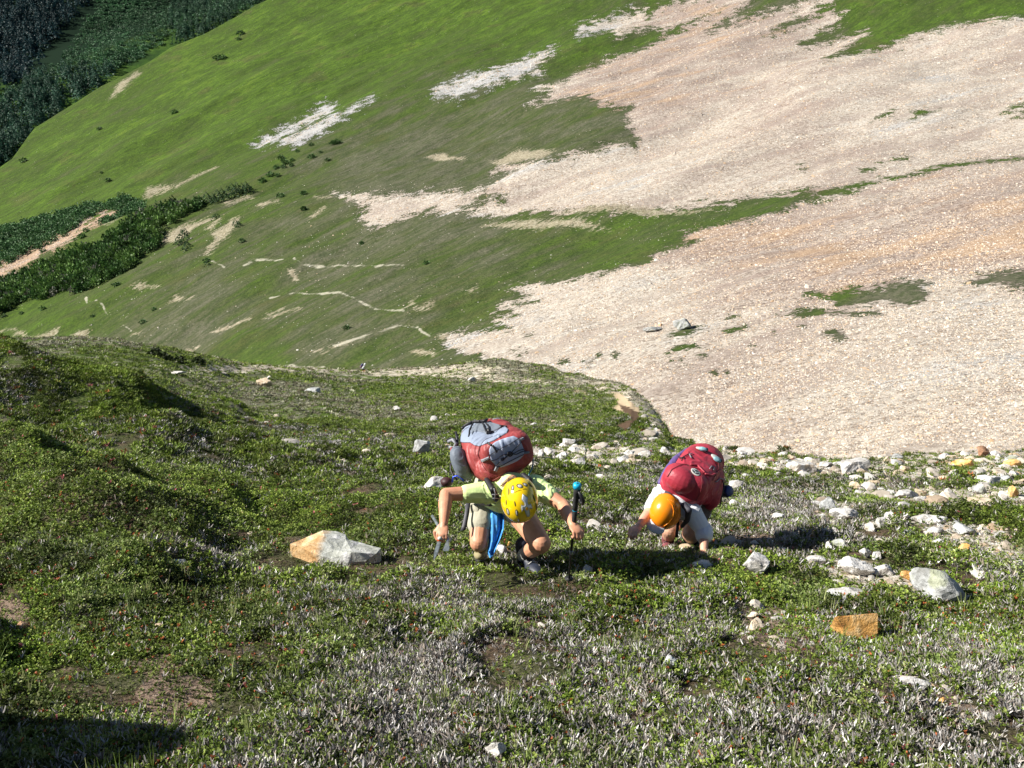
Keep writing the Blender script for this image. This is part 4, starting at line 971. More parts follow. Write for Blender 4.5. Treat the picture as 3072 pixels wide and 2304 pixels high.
    # bushes on the crest of the near slope
    for (x, y, w_, lb) in [(470, 1056, 30, 'tall dark bush on the crest left of the distant hiker'), (490, 1068, 26, 'dark bush beside the tall one on the crest'), (508, 1074, 22, 'small dark bush on the crest'), (541, 1080, 28, 'low dark bush right of the others on the crest'), (600, 1085, 30, 'flat dark bush at the right end of the crest row')]:
        t, s, n_ = ground(x, y+8, 200.); sc_, nc_ = crest(np.array([t/s])); s = float(min(s, sc_[0])); t = (x-1536)/FPX*s
        lv, lf = leaf_blob(rr, 160); sz = w_*s/FPX
        o = link('bush', npmesh('bush', lv*sz*np.array([1.2, 1., 1.0]), lf, smooth=False, cols=np.array([[.022, .035, .010]])*np.repeat(rr.uniform(.6, 1.7, (len(lf), 1)), 4, 0)), CONI); o.location = onA(t, s); tag(o, lb, 'bush')
    # forest beyond the spur, colours lifted bluish in place of haze
    def valley(n, poly, rr, hmin, hmax, name, label, colr):
        a = np.array(poly); x = rr.uniform(a[:, 0].min(), a[:, 0].max(), n); y = rr.uniform(a[:, 1].min(), a[:, 1].max(), n); k_ = sdf(poly, x, y)+10*fbm(x/40, y/40, 311, 3) > 0; x, y = x[k_]/3., y[k_]/3.
        j = np.clip(((x+420)/940*149).round().astype(int), 0, 149); i = np.clip(((330-y)/480*129).round().astype(int), 0, 129); p = PD[i, j]+np.stack([rr.uniform(-3, 3, len(x)), rr.uniform(-3, 3, len(x)), 0*x-1], -1)
        h = rr.uniform(hmin, hmax, len(x)); plant_mass(name, label, 'forest', p, h, np.ones(len(x)), np.array([colr])*rr.uniform(.6, 1.4, (len(x), 1)), True, rr, 90)
    valley(9500, [(-1150, -250), (330, -200), (276, 0), (240, 50), (150, 130), (115, 190), (60, 240), (0, 275), (-300, 420), (-1150, 650)], rr, 14, 26, 'far_forest', 'dark shaded conifer forest in the top left corner', (.014, .042, .046))  # colour kept dark as painted shade for the flank turned from the sun
    valley(7000, [(-1000, 950), (-1000, 640), (-300, 400), (0, 315), (110, 220), (190, 225), (310, 215), (345, 225), (312, 262), (180, 345), (120, 380), (60, 470), (0, 520)], rr, 12, 20, 'conifer_wood', 'dark conifers standing along the crest of the green spur', (.032, .082, .052))
    valley(900, [(505, 60), (520, 0), (580, -100), (900, -100), (780, 0), (700, 60), (610, 110), (520, 140), (510, 100)], rr, 9, 17, 'scattered_conifers', 'conifers among boulders behind the green spur near the top', (.036, .084, .046))
    # brush on the middle flank
    a = rr.uniform(0, 1, (26000, 2)); x = -40+a[:, 0]*340; y = -40+a[:, 1]*210
    poly = [(-100, 330), (0, 290), (120, 230), (240, 120), (290, 20), (300, -100), (900, -100), (760, 20), (500, 110), (430, 170), (350, 215), (250, 215), (110, 250), (0, 330), (-100, 420)]
    k_ = sdf(poly, x*3, y*3)+14*fbm(x/12, y/12, 313, 3) > 0; x, y = x[k_], y[k_]
    j = np.clip(((x+420)/940*149).round().astype(int), 0, 149); i = np.clip(((330-y)/480*129).round().astype(int), 0, 129)
    P3 = PD[i, j]+np.stack([rr.uniform(-4, 4, len(x)), rr.uniform(-4, 4, len(x)), 0*x], -1); g = fbm(x/18, y/14, 315, 3)[:, None]
    keep = rr.random(len(x)) < .95-.5*sst(.2, .4, fbm(x/30, y/16, 317, 2)); P3, g = P3[keep], g[keep]
    cl = np.array([[.052, .125, .054]])*(1+.6*g)*rr.uniform(.8, 1.25, (len(P3), 1)); plant_mass('mountain_brush', 'dense green brush on the flank beyond the spur', 'brush', P3, rr.uniform(4.5, 9, len(P3)), rr.uniform(.5, .9, len(P3)), cl, False, rr, 36)
# ================================================================== figures
def sph(bm, c, r, seg=14):
    m = Matrix.Translation(c) @ Matrix.Diagonal((r, r, r, 1)); bmesh.ops.create_uvsphere(bm, u_segments=seg, v_segments=seg//2+1, radius=1, matrix=m)
def ell(bm, c, axes, rad, seg=20):
    """ellipsoid: axes = three orthonormal Vectors, rad = three radii"""
    M = Matrix((axes[0]*rad[0], axes[1]*rad[1], axes[2]*rad[2])).transposed().to_4x4(); M.translation = c
    bmesh.ops.create_uvsphere(bm, u_segments=seg, v_segments=seg//2+1, radius=1, matrix=M)
def cap(bm, a, b, ra, rb, seg=14):
    a = Vector(a); b = Vector(b); d = b-a; L = d.length
    sph(bm, a, ra, seg); sph(bm, b, rb, seg)
    q = d.to_track_quat('Z', 'Y').to_matrix().to_4x4(); q.translation = (a+b)/2
    bmesh.ops.create_cone(bm, segments=seg, radius1=ra, radius2=rb, depth=L, cap_ends=True, matrix=q)
def chain(bm, pts):     # [(point, radius), ...]
    for (a, ra), (b, rb) in zip(pts[:-1], pts[1:]): cap(bm, a, b, ra, rb)
def frame(fwd, up):
    f_ = fwd.normalized(); s_ = f_.cross(up).normalized(); u_ = s_.cross(f_).normalized(); return s_, f_, u_   # side, forward, up
def rebuild(bm, name, voxel, smooth=4, wr=0., wscale=.05, mat=None, parent=None, org=None, stretch=None):
    """fuse overlapping closed pieces into one continuous skin"""
    me = bpy.data.meshes.new(name+'_raw'); bm.to_mesh(me); bm.free()
    o = bpy.data.objects.new('tmp', me); COL.objects.link(o)
    m = o.modifiers.new('r', 'REMESH'); m.mode = 'VOXEL'; m.voxel_size = voxel
    if smooth: s_ = o.modifiers.new('s', 'SMOOTH'); s_.iterations = smooth; s_.factor = .5
    dg = bpy.context.evaluated_depsgraph_get(); dg.update(); me2 = bpy.data.meshes.new_from_object(o.evaluated_get(dg)); bpy.data.objects.remove(o); bpy.data.meshes.remove(me)
    n = len(me2.vertices); co = np.empty(n*3, np.float32); me2.vertices.foreach_get('co', co); co = co.reshape(-1, 3).astype(float)
    if wr:
        no = np.empty(n*3, np.float32); me2.vertices.foreach_get('normal', no); no = no.reshape(-1, 3)
        q = co/wscale
        # slack cloth: broad dents plus sharp creases that run one way and fan out
        u = q[:, 0]+.6*q[:, 2]; v = q[:, 1]*.55-q[:, 2]*.9; w1 = vn(u*.8, v*.8, 75)
        broad = vn(u*.9+3, v*.9, 71)*.6
        c1 = 1-np.abs(vn(u*.9+v*.5+w1*.8, v*3.0-u*.8, 72))*3.2; c2 = 1-np.abs(vn(u*2.2-v*.9, v*1.1+u*1.3+w1, 73))*3.4
        m1 = sst(-.25, .45, vn(u*.7, v*.7, 78)); m2 = sst(-.2, .5, vn(u*.7+9, v*.7, 79))
        d = broad+np.maximum(c1, -.35)*m1*.75+np.maximum(c2, -.35)*m2*.6
        co += no*(d*wr*.8)[:, None]
    if org is not None: co -= np.array(org)
    me2.vertices.foreach_set('co', co.astype(np.float32).ravel()); me2.name = name
    me2.polygons.foreach_set('use_smooth', np.ones(len(me2.polygons), bool)); me2.materials.clear(); me2.update()
    ob = link(name, me2, mat)
    if parent is not None: ob.parent = parent
    return ob
def obj_bm(name, bm, mat, parent, org, smooth=True):
    if org is not None: bmesh.ops.translate(bm, verts=bm.verts[:], vec=-Vector(org))
    for f_ in bm.faces: f_.smooth = smooth
    me = bpy.data.meshes.new(name); bm.to_mesh(me); bm.free(); o = link(name, me, mat)
    if parent is not None: o.parent = parent
    return o
def bvh_of(objs, org):
    vs, fs = [], []
    for o in objs:
        k_ = len(vs); vs += [v.co+org for v in o.data.vertices]; fs += [[k_+i for i in p.vertices] for p in o.data.polygons]
    return BVHTree.FromPolygons(vs, fs)
def hit(bvh, X, Y):
    h = bvh.ray_cast(CAM, cam_ray(X, Y)); return h[0], h[1]
def tube(bm, pts, r, seg=7, rs=None):
    rings = []
    for i, p in enumerate(pts):
        a = pts[max(0, i-1)]; b = pts[min(len(pts)-1, i+1)]; d = (b-a)
        if d.length < 1e-7: d = Vector((0, 0, 1))
        d.normalize(); u = d.orthogonal().normalized() if i == 0 else (rings[-1][1]-d*rings[-1][1].dot(d)).normalized(); w_ = d.cross(u); rr_ = rs[i] if rs else r
        rings.append(([bm.verts.new(p+(u*math.cos(2*math.pi*k_/seg)+w_*math.sin(2*math.pi*k_/seg))*rr_) for k_ in range(seg)], u))
    for (A_, _), (B_, _) in zip(rings[:-1], rings[1:]):
        for k_ in range(seg): bm.faces.new((A_[k_], A_[(k_+1) % seg], B_[(k_+1) % seg], B_[k_]))
    bm.faces.new(rings[0][0][::-1]); bm.faces.new(rings[-1][0])
def resample(pix, step=2.5):
    out = []
    for (a, b), (c, d) in zip(pix[:-1], pix[1:]):
        n = max(1, int(math.hypot(c-a, d-b)/step)); out += [(a+(c-a)*i/n, b+(d-b)*i/n) for i in range(n)]
    return out+[pix[-1]]
def cords(name, bvh, lines, r, mat, parent, org, lift=.002):
    out = []
    for ln in lines:
        bm = bmesh.new(); pts = []
        for X, Y in resample(ln):
            p, n_ = hit(bvh, X, Y)
            if p is not None: pts.append(p+n_*(r+lift)-cam_ray(X, Y)*.001)
        pts = [p for i, p in enumerate(pts) if i == 0 or (p-pts[i-1]).length < .06]
        if len(pts) > 1: tube(bm, pts, r)
        else: bm.free(); continue
        out.append(obj_bm(name, bm, mat, parent, org))
    return out
def panel(name, bvh, poly, lift, mat, parent, org, step=1.0, jump=.05):
    """a sewn-on piece of cloth following the surface under it, given by its outline"""
    a = np.array(poly); x0, y0 = a.min(0)-2; x1, y1 = a.max(0)+2; nx = int((x1-x0)/step)+1; ny = int((y1-y0)/step)+1
    X, Y = np.meshgrid(x0+np.arange(nx)*step, y0+np.arange(ny)*step); ins = sdf(poly, X, Y); bm = bmesh.new(); G_ = {}
    for i in range(ny):
        for j in range(nx):
            if ins[i, j] < -step*.8: continue
            xx, yy_ = X[i, j], Y[i, j]
            p, n_ = hit(bvh, xx, yy_)
            if p is not None:
                if n_.dot(cam_ray(xx, yy_)) > 0: n_ = -n_
                G_[i, j] = (bm.verts.new(p+n_*lift*min(1., max(0., (ins[i, j]+step)/2.5))), p)
    for i in range(ny-1):
        for j in range(nx-1):
            ks = [(i, j), (i, j+1), (i+1, j+1), (i+1, j)]
            if all(k_ in G_ for k_ in ks) and np.mean([ins[k_] for k_ in ks]) > 0:
                ps = [G_[k_][1] for k_ in ks]
                if max((ps[0]-q).length for q in ps[1:]) < jump: bm.faces.new([G_[k_][0] for k_ in ks][::-1])
    bmesh.ops.delete(bm, geom=[v for v in bm.verts if not v.link_faces], context='VERTS')
    ext = bmesh.ops.extrude_face_region(bm, geom=bm.faces[:]) if len(bm.faces) else {'geom': []}
    for v in [g for g in ext['geom'] if isinstance(g, bmesh.types.BMVert)]: v.co += (CAM-v.co).normalized()*.0015
    if len(bm.faces): bmesh.ops.recalc_face_normals(bm, faces=bm.faces[:])
    return obj_bm(name, bm, mat, parent, org)
def hand(bm, wrist, fdir, back, grip=.9, thumb_side=1, sc=1.0, spread=0.):
    """palm, four bent fingers and a thumb. fdir: wrist to knuckles, back: out of the back of the hand"""
    f_ = fdir.normalized(); bk = (back-f_*back.dot(f_)).normalized(); sd_ = f_.cross(bk).normalized()*thumb_side
    pc = wrist+f_*.045*sc; ell(bm, pc, (sd_, f_, bk), (.040*sc, .050*sc, .016*sc)); cap(bm, wrist-f_*.02, wrist+f_*.02*sc, .024*sc, .022*sc)
    for i, (off, L) in enumerate([(.030, .070), (.010, .078), (-.0105, .073), (-.030, .058)]):
        p = wrist+f_*(.085-.006*abs(i-1.2))*sc+sd_*off*sc; d = (f_+sd_*off*spread*6).normalized(); r = .0088*sc; prev = (p-f_*.02*sc, r*1.05)
        pts = [prev, (p, r)]; ang = 0
        for j, fr in enumerate((.45, .30, .25)):
            ang += grip*(.95 if j else .75); dd = d*math.cos(ang)-bk*math.sin(ang); p = p+dd*L*fr*sc; pts.append((p, r*(.95-.08*j)))
        chain(bm, pts)
    tb = wrist+f_*.028*sc+sd_*.030*sc; d1 = (f_*.75+sd_*.65-bk*.35).normalized(); t1 = tb+d1*.035*sc; d2 = (f_*.75-bk*(.45+.4*grip)-sd_*.15*grip).normalized(); t2 = t1+d2*.030*sc; t3 = t2+(d2-sd_*.4*grip).normalized()*.024*sc
    chain(bm, [(tb-d1*.015, .013*sc), (t1, .011*sc), (t2, .0095*sc), (t3, .008*sc)])
def head(bm, c, crown, face, sc=1.):
    sd_, f_, u_ = frame(face, crown)
    ell(bm, c+u_*.015*sc, (sd_, f_, u_), (.076*sc, .096*sc, .105*sc)); ell(bm, c-u_*.055*sc+f_*.025*sc, (sd_, f_, u_), (.058*sc, .066*sc, .066*sc))
    ell(bm, c-u_*.108*sc+f_*.058*sc, (sd_, f_, u_), (.026*sc, .022*sc, .018*sc))                       # chin
    cap(bm, c+f_*.093*sc+u_*.005*sc, c+f_*.113*sc-u_*.035*sc, .009*sc, .013*sc)                          # nose
    ell(bm, c+f_*.092*sc-u_*.070*sc, (sd_, f_, u_), (.024*sc, .010*sc, .006*sc)); ell(bm, c+f_*.090*sc-u_*.082*sc, (sd_, f_, u_), (.021*sc, .010*sc, .007*sc))
    for k_ in (-1, 1):
        ell(bm, c+sd_*k_*.078*sc-u_*.018*sc-f_*.008*sc, (sd_, f_, u_), (.010*sc, .020*sc, .032*sc)); ell(bm, c+sd_*k_*.034*sc+f_*.080*sc+u_*.022*sc, (sd_, f_, u_), (.024*sc, .012*sc, .008*sc))
def eyes(c, crown, face, parent, org):
    sd_, f_, u_ = frame(face, crown)
    for k_ in (-1, 1):
        bm = bmesh.new(); ell(bm, c+sd_*k_*.033+f_*.084+u_*.002, (sd_, f_, u_), (.013, .009, .008), 12)
        obj_bm('eye', bm, simple('eye_white', (.6, .6, .58), .2), parent, org)
def skin_mat(name, col):
    k = NT(name); pos = k.geo(); n1 = k.noise(18., 4, .6, pos); n2 = k.noise(220., 3, .6, pos)
    c = k.mix(k.mapr(n1, .35, .65), tuple(x*.82*(1 if i else 1.08) for i, x in enumerate(col)), col)
    return k.fin(c, .48, k.bump(n2, .12, .002), Subsurface_Weight=.06, Specular_IOR_Level=.35)
def cloth_mat(name, col, scale=26., strength=.6, rough=.8, var=.10, spec=.2, sheen=0.):
    k = NT(name); pos = k.geo(); n1 = k.noise(scale, 4, .55, pos, 1.5); n2 = k.noise(5., 3, .6, pos)
    c = k.mix(k.mapr(n2, .3, .7), tuple(x*(1-var) for x in col), col)
    return k.fin(c, rough, k.bump(n1, strength*.55, .008), Specular_IOR_Level=spec)
def boot(parent, org, ankle, toe, up, mats, name='boot', sc=1.):
    f_ = (toe-ankle); f_ = (f_-up*f_.dot(up)).normalized(); sd_ = f_.cross(up).normalized()
    bm = bmesh.new(); sole = ankle-up*.085*sc
    ell(bm, sole+f_*.125*sc+up*.030*sc, (sd_, f_, up), (.046*sc, .095*sc, .040*sc)); ell(bm, sole+up*.035*sc-f_*.01*sc, (sd_, f_, up), (.037*sc, .055*sc, .045*sc))
    cap(bm, sole+f_*.08*sc+up*.05*sc, sole+up*.085*sc, .036*sc, .042*sc); cap(bm, sole+up*.06*sc, sole+up*.15*sc, .042*sc, .046*sc)
    b = rebuild(bm, name, .006, 4, 0, mat=mats[0], parent=parent, org=org)
    bm = bmesh.new(); ell(bm, sole+f_*.05*sc-up*.002, (sd_, f_, up), (.052*sc, .175*sc, .018*sc)); s_ = rebuild(bm, 'sole', .007, 2, 0, mat=mats[1], parent=None, org=org); s_.parent = b
    bm = bmesh.new()
    for k_ in range(5):
        q = sole+f_*(.12-.028*k_)*sc+up*(.074+.016*k_)*sc; tube(bm, [q-sd_*.026*sc-up*.006, q+up*.008, q+sd_*.026*sc-up*.006], .0035)
    l_ = obj_bm('laces', bm, mats[2], None, org); l_.parent = b
    return b
def shell(name, c, crown, face, rad, cut, mat, parent, org, thick=.010, flare=.0):
    """half-open helmet shell"""
    sd_, f_, u_ = frame(face, crown); bm = bmesh.new(); bmesh.ops.create_uvsphere(bm, u_segments=56, v_segments=36, radius=1)
    bmesh.ops.delete(bm, geom=[v for v in bm.verts if v.co.z < cut-.12*v.co.y], context='VERTS')
    for v in bm.verts:
        x, y, z = v.co; k_ = 1+flare*max(0, .25-z); v.co = Vector((x*rad[0]*k_, y*rad[1]*k_, z*rad[2]))
    M = Matrix((sd_, f_, u_)).transposed().to_4x4(); M.translation = c; bmesh.ops.transform(bm, matrix=M, verts=bm.verts[:])
    o = obj_bm(name, bm, mat, parent, org); s_ = o.modifiers.new('t', 'SOLIDIFY'); s_.thickness = thick; s_.offset = -1
    return o
UPV = Vector((0, 0, 1))

# ------------------------------------------------------------------ colours
SK1 = skin_mat('skin_tanned', (.60, .31, .19)); SK2 = skin_mat('skin_fair', (.62, .36, .25))
YEL = cloth_mat('shirt_yellow_green', (.74, .93, .40), 40, .35)
KHA = cloth_mat('khaki_cloth', (.44, .42, .33), 34, .5); WHT = cloth_mat('white_cotton', (.74, .76, .80), 30, .6)
REDN = cloth_mat('brick_red_nylon', (.31, .055, .055), 22, .9, .5, .2, .4); GRY = cloth_mat('blue_grey_nylon', (.25, .295, .39), 26, .5, .55, .14, .35); GRD = cloth_mat('slate_nylon', (.17, .195, .235), 26, .5, .55)
MAR = cloth_mat('crimson_nylon', (.40, .035, .060), 20, .6, .5, .16, .4); PUR = cloth_mat('purple_nylon', (.12, .085, .24), 22, .5, .55)
BLK = simple('black_webbing', (.012, .012, .016), .55, .2, 60, .3); NAV = simple('navy_cord', (.012, .015, .03), .5); WEB = simple('grey_webbing', (.24, .25, .28), .6, .1, 80, .3)
BUC = simple('dark_buckle', (.02, .02, .022), .3); SIL = simple('brushed_metal', (.52, .54, .57), .30, .08, 40, 0, None, .004, .8); STEEL = simple('grey_steel', (.26, .30, .31), .42, .18, 50, .2, None, .002, .55)
LEA = cloth_mat('boot_suede', (.30, .26, .15), 60, .4, .8); RUB = simple('black_rubber', (.015, .015, .017), .6); DBL = simple('dark_boot', (.02, .026, .045), .55, .2)
SOC = cloth_mat('sock_white', (.55, .54, .50), 90, .5); SOB = cloth_mat('sock_black', (.012, .011, .012), 90, .5); CYA = simple('cyan_plastic', (.01, .36, .58), .35); TEA = simple('teal_tube', (.02, .16, .20), .3)
HELY = simple('yellow_shell', (.82, .56, .005), .16, .03, 8., 0, None, .004, 0., Coat_Weight=.6, Coat_Roughness=.06); HELO = simple('orange_shell', (.88, .27, .008), .28, .03, 8., 0, None, .004, 0., Coat_Weight=.3, Coat_Roughness=.2)
FOAM = simple('vent_foam', (.42, .42, .42), .8); DARK = simple('vent_dark', (.13, .10, .01), .8); HAIR = simple('fair_hair', (.32, .20, .10), .5, .35, 160.)

def climber_one():
    feet = ground(1627, 1745); org = V(*feet); root = empty('person', org)
    tag(root, 'climber in yellow helmet and yellow green shirt bending forward with axe and pole', 'person')
    B = lambda X, Y, s: P(X, Y, s)
    pel = B(1478, 1462, 7.0); neck = B(1533, 1448, 6.47); chest = B(1515, 1462, 6.66); waist = B(1495, 1478, 6.86)
    sl = B(1462, 1478, 6.52); el_ = B(1338, 1483, 6.44); wl = B(1331, 1572, 6.26)
    sr = B(1606, 1458, 6.52); er = B(1690, 1516, 6.38); wr = B(1717, 1572, 6.17)
    hl = B(1452, 1486, 7.02); kl = B(1436, 1628, 6.80); al = B(1442, 1640, 7.18)
    hr = B(1528, 1492, 6.95); kr = B(1622, 1630, 6.62); ar = B(1570, 1668, 6.90); tr = B(1632, 1740, 6.66)
    bm = bmesh.new()
    chain(bm, [(pel, .125), (waist, .115), (chest, .125), ((sl+sr)/2, .10), (neck, .058)]); cap(bm, sl, sr, .062, .062)
    chain(bm, [(sl, .060), (sl.lerp(el_, .5), .050), (el_, .043)]); chain(bm, [(el_, .043), (el_.lerp(wl, .35), .045), (wl, .026)])
    chain(bm, [(sr, .060), (sr.lerp(er, .5), .050), (er, .042)]); chain(bm, [(er, .042), (er.lerp(wr, .35), .044), (wr, .026)])
    chain(bm, [(hl, .100), (hl.lerp(kl, .45), .086), (kl, .062)]); chain(bm, [(kl, .060), (kl.lerp(al, .35), .056), (al, .038)])
    chain(bm, [(hr, .100), (hr.lerp(kr, .5), .090), (kr-DV(0, 0, 1)*.0, .070)]); sph(bm, kr+(CAM-kr).normalized()*.010, .058)
    chain(bm, [(kr, .064), (kr.lerp(ar, .4), .058), (ar, .040)])
    hc = B(1562, 1503, 6.22); crown = DV(.12, -.93, -.16); face = DV(.10, .12, -.98); head(bm, hc-crown*.01, crown, face); chain(bm, [(neck, .056), (hc-crown*.05, .055)])
    # hands
    hand(bm, wl, B(1322, 1620, 6.18)-wl, DV(-.15, -.9, .35), .95, 1)
    hand(bm, wr, B(1737, 1600, 6.10)-wr, DV(.35, -.75, .6), 1.15, -1)
    body = rebuild(bm, 'body', .0042, 5, 0, mat=SK1, parent=root, org=org)
    eyes(hc, crown, face, root, org)
    # shirt: trunk and short sleeves
    bm = bmesh.new(); chain(bm, [(waist.lerp(pel, .3), .134), (waist, .130), (chest, .140), ((sl+sr)/2, .115), (neck.lerp(chest, .12), .075)]); cap(bm, sl, sr, .075, .075)
    chain(bm, [(sl, .071), (sl.lerp(el_, .50), .061)]); chain(bm, [(sr, .071), (sr.lerp(er, .55), .060)])
    ell(bm, B(1505, 1505, 6.78), frame(DV(1, 0, 0), DV(0, 0, 1)), (.10, .10, .08))
    rebuild(bm, 'shirt', .005, 3, .007, .07, YEL, root, org)
    # shorts
    bm = bmesh.new(); chain(bm, [(waist.lerp(pel, .55), .130), (pel, .140)]); chain(bm, [(hl, .118), (hl.lerp(kl, .62), .094)]); chain(bm, [(hr, .116), (hr.lerp(kr, .30), .106)])
    rebuild(bm, 'shorts', .006, 3, .009, .08, KHA, root, org)
    bm = bmesh.new(); wv = (hl-kl).normalized(); c = hl.lerp(kl, .33)+DV(-.55, -.85, .1)*.10; ell(bm, c, frame(DV(-.5, -.85, 0), wv), (.045, .016, .05)); rebuild(bm, 'cargo_pocket', .005, 2, .002, .03, KHA, root, org)
    # socks and boots
    bm = bmesh.new(); d = (kr-ar).normalized(); chain(bm, [(ar+d*.00, .047), (ar+d*.13, .056)]); rebuild(bm, 'sock', .005, 2, .001, .02, SOB, root, org)
    bm = bmesh.new(); chain(bm, [(ar+d*.02, .053), (ar+d*.055, .056)]); rebuild(bm, 'sock_cuff', .005, 2, 0, .02, SOC, root, org)
    bm = bmesh.new(); d2 = (kl-al).normalized(); chain(bm, [(al, .050), (al+d2*.16, .060)]); rebuild(bm, 'sock', .006, 2, .003, .03, LEA, root, org)
    gr = DV(0, 0, 1)
    boot(root, org, ar+DV(0, 0, 1)*.015, tr, DV(-.10, -.25, .95), (DBL, LEA, SOC), 'boot', 1.12); boot(root, org, al+DV(0, 0, 1)*.02, al+DV(.0, -1, .1), DV(0, 0, 1), (LEA, RUB, BLK))
    # helmet
    hf = DV(.14, -.12, -.98); hc2 = B(1561, 1503, 6.20)
    # long axis of the shell runs down the picture (brow at the bottom)
    hm = shell('helmet', hc2+crown*-.035, crown, face, (.116, .147, .150), -.02, HELY, root, org, .012, .12)
    bv = bvh_of([hm], org); z3 = lambda p: zz(1480, 1420, 11.06, p)
    def oval(cx, cy, rx, ry, rot=0): return z3([(cx+rx*math.cos(a)*math.cos(rot)-ry*math.sin(a)*math.sin(rot), cy+rx*math.cos(a)*math.sin(rot)+ry*math.sin(a)*math.cos(rot)) for a in np.linspace(0, 2*math.pi, 18)[:-1]])
    def sub(o):
        for q in (o if isinstance(o, list) else [o]): q.parent = hm
        return o
    ks = [(640, 480, 50, 95, .15, 1), (870, 420, 115, 70, .25, 1), (1050, 370, 100, 50, .45, 1), (510, 600, 22, 120, .0, 0), (425, 960, 18, 90, -.05, 0), (480, 1270, 45, 130, -.3, 1), (715, 1010, 18, 90, -.2, 0), (770, 1310, 42, 115, -.18, 1), (830, 1560, 35, 70, -.25, 1), (1350, 820, 22, 130, -.35, 0), (1430, 1110, 26, 140, -.1, 0), (1220, 380, 30, 120, -.85, 0)]
    for (cx, cy, rx, ry, ro, kd) in ks:
        sub(panel('vent', bv, oval(cx, cy, rx+3, ry+3, ro), .0012, DARK, None, org, .55))
        if kd: sub(panel('vent_lining', bv, oval(cx+10, cy+6, rx*.66, ry*.74, ro), .0034, FOAM, None, org, .5))
    emb = z3([(975, 690), (1050, 740), (1140, 830), (1125, 940), (1150, 1040), (1190, 1060), (1235, 1010), (1285, 1130), (1270, 1165), (1215, 1145), (1175, 1190), (1200, 1330), (1180, 1420), (1130, 1430), (1090, 1350), (1050, 1230), (1000, 1200), (955, 1260), (930, 1160), (935, 1060), (1000, 1085), (1045, 1060), (1030, 970), (945, 870)])
    emr = z3([(970, 670), (1056, 722), (1156, 822), (1140, 940), (1165, 1025), (1190, 1040), (1240, 985), (1305, 1130), (1285, 1190), (1220, 1165), (1195, 1195), (1220, 1330), (1200, 1440), (1120, 1450), (1072, 1350), (1038, 1240), (1000, 1218), (950, 1290), (912, 1160), (920, 1035), (1000, 1066), (1028, 1050), (1012, 975), (927, 875)])
    sub(panel('emblem_outline', bv, emr, .0012, simple('emblem_grey', (.30, .28, .18), .4), None, org, .5)); sub(panel('emblem', bv, emb, .0032, simple('emblem_silver', (.60, .64, .66), .25, .03, 8, 0, None, .004, .2), None, org, .45))
    sub(panel('emblem_centre', bv, oval(1110, 1170, 62, 72), .0052, simple('emblem_gold', (.75, .38, .02), .4), None, org, .45))
    sub(cords('rim', bv, [z3([(690, 640), (760, 600), (850, 565), (915, 545)]), z3([(955, 525), (1020, 508), (1085, 500)]), z3([(1115, 478), (1155, 495)])], .0011, simple('print_brown', (.25, .17, .02), .5), None, org, .0005))
    # ponytail and hair at the nape
    bm = bmesh.new(); rr = random.Random(3); nb = hit(bv, 1540, 1451)[0] or B(1540, 1450, 6.32)
    tie = B(1540, 1447, 6.31)
    for i in range(70):
        a = rr.uniform(0, 1); tip = z3([(rr.uniform(210, 680), 0)])[0][0]; f1 = (tip-1499)/42.; ty = 1420+(90+330*(1-f1)**1.5+rr.uniform(-20, 60))/11.06
        tipP = B(tip+rr.uniform(-1, 1), ty, 6.33+rr.uniform(-.03, .03)); m = tie.lerp(tipP, .55)+DV(0, -.4, .9)*.018+DV(rr.uniform(-1, 1), 0, rr.uniform(-1, 1))*.006; m2 = tie.lerp(tipP, .25)+DV(0, -.3, .9)*.012
        tube(bm, [tie, m2, m, tipP], .002, 5, [.0035, .0042, .0038, .0008])
    for i in range(30):
        a = B(1512+rr.uniform(-6, 12), 1460+rr.uniform(-8, 4), 6.34); b = tie; tube(bm, [a, a.lerp(b, .5)+DV(0, -1, .3)*.008, b], .003, 5)
    obj_bm('hair', bm, HAIR, root, org)
    bm = bmesh.new(); a = B(1531, 1450, 6.285); b = B(1547, 1443, 6.285); cap(bm, a, b, .009, .010); rebuild(bm, 'hair_tie', .003, 2, .001, .01, simple('light_blue_elastic', (.06, .38, .62), .6), root, org)
    # blue printed cloth hanging at the waist
    bm = bmesh.new(); cols_ = []
    prof = [(1452, 1512, 1505), (1460, 1535, 1512), (1462, 1560, 1513), (1463, 1590, 1512), (1466, 1618, 1502), (1464, 1640, 1492), (1461, 1655, 1486), (1466, 1666, 1482), (1470, 1672, 1476)]
    grid = []
    for i, (x0, y_, x1) in enumerate(prof):
        row = []
        for j in range(13):
            u = j/12; sdep = 6.86-.015*i+.020*math.sin(u*9+i*.3)+.01*math.sin(u*17)
            row.append(bm.verts.new(B(x0+(x1-x0)*u, y_+(2*math.sin(u*5)), sdep)))
        grid.append(row)
    for a, b in zip(grid[:-1], grid[1:]):
        for j in range(12): bm.faces.new((a[j], a[j+1], b[j+1], b[j]))
    bmesh.ops.subdivide_edges(bm, edges=bm.edges[:], cuts=2, use_grid_fill=True, smooth=1.0)
    k = NT('blue_print'); v_ = k.n('ShaderNodeTexVoronoi', {'Scale': 26., 'Vector': k.geo()}); c = k.mix(k.mapr(v_.outputs['Distance'], .30, .24), (.03, .22, .58), (.10, .42, .80)); bl = k.fin(c, .7, k.bump(k.noise(30., 3, .5, k.geo()), .4, .01))
    o = obj_bm('hanging_cloth', bm, bl, root, org); s_ = o.modifiers.new('t', 'SOLIDIFY'); s_.thickness = .004
    return root, org, dict(wl=wl, wr=wr, neck=neck, sl=sl, sr=sr, chest=chest, pel=pel, waist=waist, body=body)

